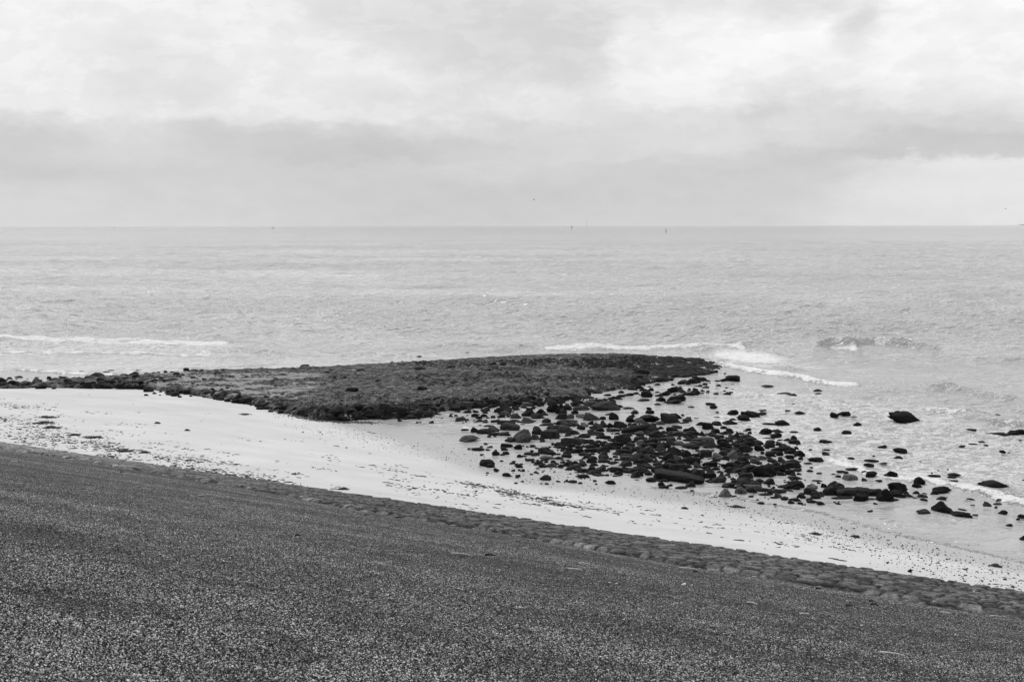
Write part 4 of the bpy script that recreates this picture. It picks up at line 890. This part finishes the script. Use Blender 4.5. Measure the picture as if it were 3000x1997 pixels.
# ------------------------------------------------------------------ seaweed, pebbles, sticks
m_wrack = grey('seaweed', .022, .6, .4, .5, 20)
m_peb = grey('pebble', .03, .6, .4, .6, 12)
m_stick = grey('dry_reed', .62, .7, .3, .15, 30)
m_dstick = grey('dark_driftwood', .02, .7, .3, .4, 30)
m_shell = grey('white_shell', .75, .5, .4, .1, 30)
ICO1 = ico(1)
def bits(name, pts, mat, label, cat, kind='stuff'):
    """pts: (x, y, z, length, width, height, yaw)"""
    V0 = ICO1[0]; Fc0 = np.array(ICO1[1]); P = np.array(pts); n = len(P)
    j = rng.uniform(.6, 1.25, (n, len(V0), 1))
    V = V0[None]*j*np.stack([P[:, 3], P[:, 4], P[:, 5]], -1)[:, None, :]*.5
    c, s = np.cos(P[:, 6])[:, None], np.sin(P[:, 6])[:, None]
    X_ = V[..., 0]*c-V[..., 1]*s+P[:, 0:1]; Y_ = V[..., 0]*s+V[..., 1]*c+P[:, 1:2]; Z_ = V[..., 2]+P[:, 2:3]
    co = np.stack([X_, Y_, Z_], -1).reshape(-1, 3).astype(np.float32)
    f = (Fc0[None]+(np.arange(n)*len(V0))[:, None, None]).reshape(-1, 3)
    me = bpy.data.meshes.new(name); me.vertices.add(len(co)); me.vertices.foreach_set('co', co.reshape(-1))
    me.loops.add(f.size); me.loops.foreach_set('vertex_index', f.reshape(-1).astype(np.int32))
    me.polygons.add(len(f)); me.polygons.foreach_set('loop_start', (np.arange(len(f))*3).astype(np.int32)); me.update(calc_edges=True)
    me.polygons.foreach_set('use_smooth', np.full(len(f), True)); me.materials.append(mat)
    o = bpy.data.objects.new(name, me); COL.objects.link(o)
    return tag(o, label, cat, kind=kind)
TY = math.atan2(T[1], T[0])
wr, pe = [], []
def sand_pts(s, d): return s*T[0]+(D0+d)*N[0], s*T[1]+(D0+d)*N[1]
def add_cluster(store, px, py, spread_px, n, ln, wd_, hh, elong=1.0, ang=0.0):
    x0, y0, z0 = on_ground(px, py); ppm = F/math.hypot(x0, y0)
    sp = spread_px/ppm
    for _ in range(n):
        a, c = random.gauss(0, sp*elong), random.gauss(0, sp)
        dx = a*math.cos(ang)-c*math.sin(ang); dy = a*math.sin(ang)+c*math.cos(ang)
        x, y = x0+dx, y0+dy
        s, d = sd_(x, y)
        if d < .1: continue
        l = random.lognormvariate(math.log(ln), .5)
        store.append((x, y, 0, l, l*random.uniform(.3, .9)*wd_, hh*random.uniform(.5, 1.3), random.gauss(TY*.5, .45)))
for _ in range(1500):   # streaks of wrack that run along the beach
    px = random.uniform(-150, 3000); py = random.uniform(1140, 1740)
    x, y, z = on_ground(px, py); s, d = sd_(x, y)
    if d < .15 or d > 22: continue
    D = float(np.interp(s, WS, WD)); u = d/D
    if u > .95: continue
    band = math.exp(-((u-.35)/.22)**2) if px > 900 else math.exp(-((u-.18)/.2)**2)*1.2+.15
    if random.random() > band*(1.0 if px > 700 else .9)+.05: continue
    if px > 2200 and random.random() < .5: continue
    add_cluster(wr, px, py, random.uniform(5, 16), random.randint(2, 9), .15, .35, .03, 3.0, TY)
for px, py, sp, n in [(60, 1190, 30, 60), (30, 1230, 40, 90), (110, 1262, 45, 100), (40, 1275, 40, 60), (200, 1290, 40, 90), (300, 1310, 40, 80), (360, 1318, 25, 50), (520, 1345, 40, 100), (560, 1370, 40, 80), (640, 1385, 40, 70), (700, 1395, 30, 40), (330, 1335, 30, 50), (90, 1300, 30, 50), (800, 1412, 40, 40), (1420, 1425, 30, 60), (1500, 1445, 35, 80), (1560, 1460, 30, 50), (1650, 1480, 25, 40), (1300, 1440, 40, 40)]:
    add_cluster(wr, px, py, sp*.7, int(n*1.25), .15, .45, .04, 2.6, TY)
for px, py, sp, n in [(915, 1224, 12, 400), (960, 1231, 12, 700), (1000, 1235, 10, 350), (1060, 1237, 14, 160), (880, 1217, 12, 200)]:
    add_cluster(pe, px, py, sp, n, .08, 1.4, .05, 2.0, -.1)
for (x0, y0), (x1, y1), sp, n in [((800, 1220), (1180, 1310), 14, 420), ((1150, 1300), (1640, 1400), 16, 420), ((1500, 1400), (2100, 1480), 20, 380), ((2050, 1460), (2500, 1580), 20, 520), ((2400, 1560), (3000, 1730), 22, 800), ((2500, 1560), (3050, 1690), 16, 420), ((1980, 1440), (2150, 1465), 2, 90)]:
    for _ in range(n):
        t = random.random(); px = x0+(x1-x0)*t+random.gauss(0, sp*1.5); py = y0+(y1-y0)*t+random.gauss(0, sp)
        x, y, z = on_ground(px, py); s, d = sd_(x, y)
        if d < .15: continue
        l = random.lognormvariate(math.log(.035), .45)
        pe.append((x, y, 0, l*1.15, l*random.uniform(.6, 1), l*.6, random.uniform(0, 3)))
for _ in range(900):
    px = random.uniform(-200, 3100); py = random.uniform(1145, 1740)
    x, y, z = on_ground(px, py); s, d = sd_(x, y)
    if d < .1 or d > float(np.interp(s, WS, WD)): continue
    l = random.lognormvariate(math.log(.03), .5); pe.append((x, y, 0, l, l*.7, l*.5, random.uniform(0, 3)))
def settle(L, k=.25):
    P = np.array(L); h = beach_h(P[:, 0], P[:, 1]); g_, sv, _, _ = groyne_base(P[:, 0], P[:, 1])
    P[:, 2] = np.maximum(h, 0)+P[:, 5]*k
    return P[(sv < .1)]
bits('seaweed_scraps', settle(wr), m_wrack, 'thin scraps of dark seaweed strewn in streaks over the pale sand', 'seaweed')
bits('pebbles', settle(pe), m_peb, 'scattered small dark pebbles on the pale sand along the waterline', 'pebbles')

HEAPS = [(120, 1240, 62, 20, 'largest ragged heap of black seaweed on the sand at far left'), (135, 1223, 48, 8, 'thin ragged spread of seaweed just beyond the largest seaweed heap'), (146, 1253, 44, 11, 'low black seaweed heap just in front of the largest seaweed heap'),
 (269, 1282, 48, 15, 'compact tuft of dark seaweed on the sand, second from far left'), (214, 1275, 30, 7, 'small seaweed wisp left of the compact tuft'), (363, 1322, 36, 9, 'flat seaweed scrap near the slope, third clump from far left'), (422, 1326, 24, 6, 'small dark seaweed tuft right of the flat scrap near the slope'),
 (714, 1214, 24, 7, 'single dark seaweed lump on clean sand below the groyne'), (1005, 1433, 22, 8, 'dark seaweed clump at the upper rim of the stone strip'), (2155, 1485, 34, 6, 'spread dark seaweed mat just below the pointed rock nearest the sand'), (2006, 1490, 13, 5, 'small seaweed clump on sand left of the spread mat'),
 (2386, 1565, 27, 4, 'thin long strand of seaweed on the wet sand'), (2505, 1573, 20, 5, 'short dark seaweed scrap among the pebbles'), (2916, 1659, 30, 8, 'seaweed bundle on the bright wet sand at far right'), (460, 1240, 12, 5, 'tiny seaweed knot alone in the middle of the left sand'), (548, 1261, 10, 5, 'tiny seaweed knot right of the other lone knot')]
for px, py, wp, hp, lab in HEAPS:
    x, y, z = on_ground(px, py); ppm = F/math.hypot(x, y); W = wp/ppm; Dp = min(hp/ppm/.2, W*.8)
    L_ = []
    for _ in range(int(70+W*70)):
        a, c = random.gauss(0, .26), random.gauss(0, .2)
        sw = .25*math.sin(a*7+px)
        q = (1-min(1, (a*a*6+c*c*8)))
        l = random.uniform(.08, .26)
        L_.append((a*W, (c+sw*.5)*Dp, .01+.07*q*random.random(), l, l*random.uniform(.1, .4), random.uniform(.02, .07), random.gauss(0, .8)))
    o = bits('seaweed_heap', L_, m_wrack, lab, 'seaweed', kind=None); o.location = (x, y, z); o.rotation_euler.z = .1
    o['group'] = 'heaps of seaweed on the sand'

def tube(path, rad, n=5):
    V, Fc = [], []
    for i, p_ in enumerate(path):
        t = (Vector(path[min(i+1, len(path)-1)])-Vector(path[max(i-1, 0)])).normalized()
        u = t.cross(Vector((0, 0, 1))).normalized(); v = u.cross(t)
        for k in range(n):
            a = 2*math.pi*k/n; V.append(Vector(p_)+(u*math.cos(a)+v*math.sin(a))*rad[i])
    for i in range(len(path)-1):
        for k in range(n):
            Fc.append((i*n+k, i*n+(k+1) % n, (i+1)*n+(k+1) % n, (i+1)*n+k))
    Fc.append(tuple(range(n))[::-1]); Fc.append(tuple(range((len(path)-1)*n, len(path)*n)))
    return V, Fc
def stick(px, py, wp, drop, mat, name, lab, cat, rad=.007, grp=None):
    P0 = hit_slope(px-wp/2, py-drop/2); P1 = hit_slope(px+wp/2, py+drop/2)
    n = np.array([N[0]*SLOPE, N[1]*SLOPE, 1.0]); n /= np.linalg.norm(n)
    P0 = P0+n*.045; P1 = P1+n*.045; path = []
    bend = random.uniform(-.03, .03); side = np.cross(P1-P0, n)
    for i in range(9):
        t = i/8; path.append(P0*(1-t)+P1*t+side*bend*4*t*(1-t)+n*(.012*math.sin(t*3.1)))
    c = (P0+P1)/2
    V, Fc = tube([p_-c for p_ in path], [rad*(1-.5*i/8) for i in range(9)])
    o = raw_mesh(name, V, Fc, mat, smooth=True); o.location = c
    tag(o, lab, cat, grp)
ST = [(1685, 1674, 44, 6, 'long pale reed stalk below the middle of the stone strip'), (2016, 1670, 52, 5, 'longest pale reed stalk near the stone strip, right of centre'), (2203, 1774, 32, 7, 'pale reed stalk slanting down on the gravel right of the white shells'),
 (2356, 1806, 28, 2, 'short level reed stalk in the right half of the asphalt'), (2770, 1801, 34, 5, 'bright reed stalk near the right end of the stone strip'), (2917, 1811, 32, 3, 'pale reed stalk closest to the right edge'), (2614, 1925, 74, 11, 'long thin reed stalk closest to the bottom edge'),
 (1513, 1573, 26, 3, 'faint reed stalk touching the rim of the stone strip at centre'), (1538, 1611, 16, 2, 'tiny reed piece just below the faint stalk at centre'), (1707, 1656, 26, 2, 'thin reed piece just above the long central stalk'), (1927, 1637, 16, 2, 'tiny reed piece left of the longest stalk'), (1716, 1605, 12, 3, 'tiny reed chip by the strip, right of centre'),
 (2210, 1695, 14, 2, 'tiny pale reed chip below the strip on the right'), (1350, 1629, 56, 6, 'long pale reed stalk left of centre beside a dark stick'), (484, 1396, 18, 3, 'short pale reed by the strip in the left part'), (589, 1455, 17, 1, 'short level reed on the left half of the asphalt'), (41, 1356, 18, 4, 'pale reed chip at the far left of the asphalt')]
for px, py, wp, dr, lab in ST: stick(px, py, wp, dr, m_stick, 'reed_stalk', lab, 'reed stalk', .010, 'dry reed stalks on the asphalt slope')
DS = [(2487, 1780, 17, 1, 'thick dark stick left of a thin pair on the right asphalt'), (2562, 1777, 24, 4, 'lower of the pair of dark sticks on the right'), (2553, 1766, 11, 0, 'upper of the pair of dark sticks on the right'), (2398, 1730, 17, 2, 'dark stick just below the stone strip at right'), (2038, 1680, 16, 2, 'dark stick lying under the longest reed stalk'),
 (1860, 1629, 14, 1, 'dark stick near the strip right of centre'), (1436, 1632, 30, 2, 'dark stick right of the long pale reed at centre left'), (627, 1415, 24, 2, 'dark weed strip by the stones in the left part'), (602, 1418, 10, 1, 'tiny dark chip beside the dark weed strip at left'), (357, 1386, 12, 1, 'dark chip near the strip in the far left part'), (1076, 1512, 16, 0, 'dark chip below the strip, left of centre'),
 (1146, 1508, 11, 1, 'dark chip second left of centre below the strip'), (1165, 1520, 14, 1, 'dark chip lowest of those left of centre'), (872, 1575, 16, 1, 'dark chip alone on the middle left asphalt'), (754, 1441, 14, 1, 'dark chip at the lower rim of the strip at left')]
for px, py, wp, dr, lab in DS: stick(px, py, wp, dr, m_dstick, 'dark_stick', lab, 'driftwood stick', .022, 'dark sticks on the asphalt slope')
for px, py, wp, lab in [(2003, 1715, 17, 'largest white shell on the asphalt right of centre'), (1786, 1710, 8, 'small white shell left of the largest one'), (1806, 1713, 8, 'small white shell between its neighbour and the largest one'), (2027, 1717, 7, 'small white shell right of the largest one'), (2852, 1751, 7, 'white shell lying on the dark set stones at right'), (2523, 1836, 9, 'white pebble on the asphalt in the lower right')]:
    P0 = hit_slope(px, py); l = wp*np.linalg.norm(P0-np.array([0, 0, CZ]))/F
    o = bits('shell', [(0, 0, 0, l, l*.6, l*.3, .2), (l*.2, 0, l*.05, l*.6, l*.4, l*.3, .9)], m_shell, lab, 'shell', kind=None); o.location = P0+np.array([0, 0, .03 if px != 2852 else .17]); o['group'] = 'white shells on the slope'
V, Fc = make_rock('a', 5151); P0 = hit_slope(2665, 1684)
o = raw_mesh('rock', V, Fc, m_rock, smooth=True); o.location = P0+np.array([0, 0, .1]); o.scale = (.13, .12, .11); tag(o, 'small black stone perched on the sand side rim of the set stones', 'rock')

# ------------------------------------------------------------------ birds
m_white = grey('white_feathers', .80, .7, .3, .05, 20); m_gwing = grey('grey_wing', .38, .7, .3, .1, 20); m_blackf = grey('black_feathers', .012, .6, .4, .3, 20)
m_bill = grey('bill', .25, .5, .4, .1, 20); m_leg = grey('bird_leg', .25, .6, .4, .1, 20)
def loft(sections, n=12):
    """sections: (x, z, half width y, half height z)"""
    V, Fc = [], []
    for x, z, a, c in sections:
        for k in range(n):
            t = 2*math.pi*k/n; V.append((x, a*math.cos(t), z+c*math.sin(t)))
    for i in range(len(sections)-1):
        for k in range(n): Fc.append((i*n+k, i*n+(k+1) % n, (i+1)*n+(k+1) % n, (i+1)*n+k))
    Fc.append(tuple(range(n))[::-1]); Fc.append(tuple(range((len(sections)-1)*n, len(sections)*n)))
    return V, Fc
def bird(px, py, pose, head, wing, lab, size=1.0, face=1, name='gull', cat='gull'):
    x, y, z = on_ground(px, py)
    g_, sv, _, _ = groyne_base(np.array([x]), np.array([y])); zz = z+.05
    root = empty(name, (x, y, zz), 0 if face > 0 else math.pi, size); root.rotation_euler.z += random.uniform(-.2, .2)
    tag(root, lab, cat)
    body = [(-.27, .20, .006, .006), (-.22, .205, .03, .02), (-.14, .215, .062, .05), (-.04, .225, .085, .078), (.05, .24, .088, .085), (.12, .265, .07, .075)]
    if pose == 'stand': neck = [(.155, .31, .045, .05), (.165, .36, .034, .036), (.175, .395, .036, .036), (.20, .415, .036, .036), (.225, .412, .024, .024), (.24, .408, .01, .01)]; bill = [(.235, .408, .010, .012), (.27, .402, .008, .009), (.30, .394, .002, .003)]
    else: neck = [(.165, .245, .055, .055), (.20, .19, .04, .042), (.225, .14, .036, .036), (.24, .105, .03, .032), (.25, .085, .014, .016)]; bill = [(.245, .09, .01, .011), (.26, .055, .007, .008), (.27, .03, .002, .002)]
    V, Fc = loft(body+neck); raw_mesh('body', V, Fc, head, smooth=True, parent=root)
    for s_ in (-1, 1):
        V, Fc = loft([(.10, .27, .012, .02), (.05, .27, .018, .055), (-.06, .255, .020, .06), (-.18, .235, .014, .035), (-.31, .215, .004, .010)])
        V = [(a, b_+s_*.078*(1 if a > -.1 else .55), c) for a, b_, c in V]; raw_mesh('wing', V, Fc, wing, smooth=True, parent=root)
        V, Fc = tube([(0, s_*.03, .16), (.01, s_*.032, .08), (0, s_*.035, .0), (.04, s_*.04, -.005)], [.008, .006, .006, .004]); raw_mesh('leg', V, Fc, m_leg, smooth=True, parent=root)
    V, Fc = loft(bill, 8); raw_mesh('bill', V, Fc, m_bill, smooth=True, parent=root)
bird(1372, 1042, 'stand', m_white, m_gwing, 'white gull standing upright on the seaward rim of the groyne', 1.12, 1)
bird(1680, 1040, 'feed', m_white, m_white, 'white gull bending down to feed on top of the groyne', 1.35, 1)
bird(402, 1094, 'stand', m_white, m_gwing, 'white gull among the stones at the left end of the groyne', 1.0, -1)
bird(1229, 1053, 'feed', m_blackf, m_blackf, 'black wading bird stooping at the edge of the waves', .95, 1, 'oystercatcher', 'wading bird')
bird(1606, 1058, 'stand', m_blackf, m_blackf, 'black wading bird standing on the dark top of the groyne', .9, -1, 'oystercatcher', 'wading bird')
def flying(px, py, dist, span, lab):
    r = ray(px, py); r = r/np.linalg.norm(r); P = np.array([0, 0, CZ])+r*dist
    root = empty('flying_bird', P, .6); tag(root, lab, 'bird')
    V, Fc = loft([(-.25, 0, .01, .01), (-.1, 0, .06, .05), (.1, 0, .06, .06), (.2, .02, .03, .03), (.26, .01, .005, .005)]); V = [(a*span, b_*span, c*span) for a, b_, c in V]
    raw_mesh('body', V, Fc, m_blackf, smooth=True, parent=root)
    for s_ in (-1, 1):
        V = [(.1, 0, .03), (-.08, 0, .03), (.08, s_*.28, .14), (-.06, s_*.28, .14), (-.05, s_*.55, .08), (.1, 0, .0), (-.08, 0, .0), (.08, s_*.28, .11), (-.06, s_*.28, .11)]
        V = [(a*span, b_*span, c*span) for a, b_, c in V]
        raw_mesh('wing', V, [(0, 1, 3, 2), (2, 3, 4), (5, 7, 8, 6), (7, 4, 8), (0, 2, 7, 5), (1, 6, 8, 3), (2, 4, 7), (3, 8, 4)], m_blackf, parent=root)
flying(1564, 585, 260, 1.1, 'tiny dark bird flying low over the sea near the middle')
flying(2946, 612, 330, 1.1, 'tiny dark bird flying over the sea at the far right')

# ------------------------------------------------------------------ sea marks, mast and coast on the horizon
m_buoy = grey('painted_steel', .03, .5, .4, .2, 3); m_far = grey('far_land', .28, .9, .2, .1, .01)
def ring(prof, n=14):
    V, Fc = [], []
    for r, z in prof:
        for k in range(n): V.append((r*math.cos(2*math.pi*k/n), r*math.sin(2*math.pi*k/n), z))
    for i in range(len(prof)-1):
        for k in range(n): Fc.append((i*n+k, i*n+(k+1) % n, (i+1)*n+(k+1) % n, (i+1)*n+k))
    Fc.append(tuple(range(n))[::-1]); Fc.append(tuple(range((len(prof)-1)*n, len(prof)*n)))
    return V, Fc
def at_dist(px, Y):
    r = ray(px, 700.0); return np.array([r[0]/r[1]*Y, Y, 0])
def buoy(px, Y, hgt, wid, kind, lab):
    root = empty('buoy', at_dist(px, Y)); tag(root, lab, 'buoy')
    w2 = wid/2
    V, Fc = ring([(w2*.8, -.6), (w2, -.2), (w2, hgt*.12), (w2*.8, hgt*.17)]); raw_mesh('hull', V, Fc, m_buoy, parent=root)
    if kind == 'cone': V, Fc = ring([(w2*.72, hgt*.17), (w2*.40, hgt*.6), (w2*.12, hgt)])
    elif kind == 'can': V, Fc = ring([(w2*.75, hgt*.17), (w2*.75, hgt*.8), (w2*.4, hgt)])
    else: V, Fc = ring([(w2*.30, hgt*.17), (w2*.26, hgt*.5), (w2*.30, hgt*.52), (w2*.2, hgt*.74)])
    raw_mesh('tower', V, Fc, m_buoy, parent=root)
    if kind == 'spar': V, Fc = ring([(w2*.06, hgt*.73), (w2*.32, hgt*.78), (w2*.06, hgt)]); raw_mesh('topmark', V, Fc, m_buoy, parent=root)
buoy(1951, 1950, 6.2, 2.6, 'spar', 'slender buoy with a topmark, nearest of the buoys, right of centre')
buoy(801, 4600, 9.0, 5.2, 'cone', 'cone-shaped buoy just below the horizon at left')
buoy(1675, 5200, 9.5, 5.0, 'can', 'stubby dark buoy on the horizon right of centre')
buoy(337, 8000, 7.5, 5.5, 'can', 'tiny buoy on the horizon at far left')
root = empty('mast', at_dist(1718, 15000)); tag(root, 'faint thin mast on the horizon between two buoys', 'mast')
V, Fc = ring([(1.6, -1), (.9, 60), (.5, 66)]); raw_mesh('pole', V, Fc, m_far, parent=root)
V, Fc = ring([(1.6, 64), (1.6, 67)]); raw_mesh('head', V, Fc, m_far, parent=root)
P0, P1 = at_dist(2975, 20000), at_dist(3200, 20000)
n = 60; V, Fc = [], []
for i in range(n):
    t = i/(n-1); c = P0*(1-t)+P1*t; h = 26*min(1, t*9)*(.75+.4*vnoise(np.array([i*.35]), np.array([.5]))[0])
    V += [(c[0], c[1]-150, -1), (c[0], c[1], h), (c[0], c[1]+200, -1)]
for i in range(n-1): Fc += [(i*3, i*3+3, i*3+4, i*3+1), (i*3+1, i*3+4, i*3+5, i*3+2)]
o = raw_mesh('far_coast', V, Fc, m_far); tag(o, kind='structure')
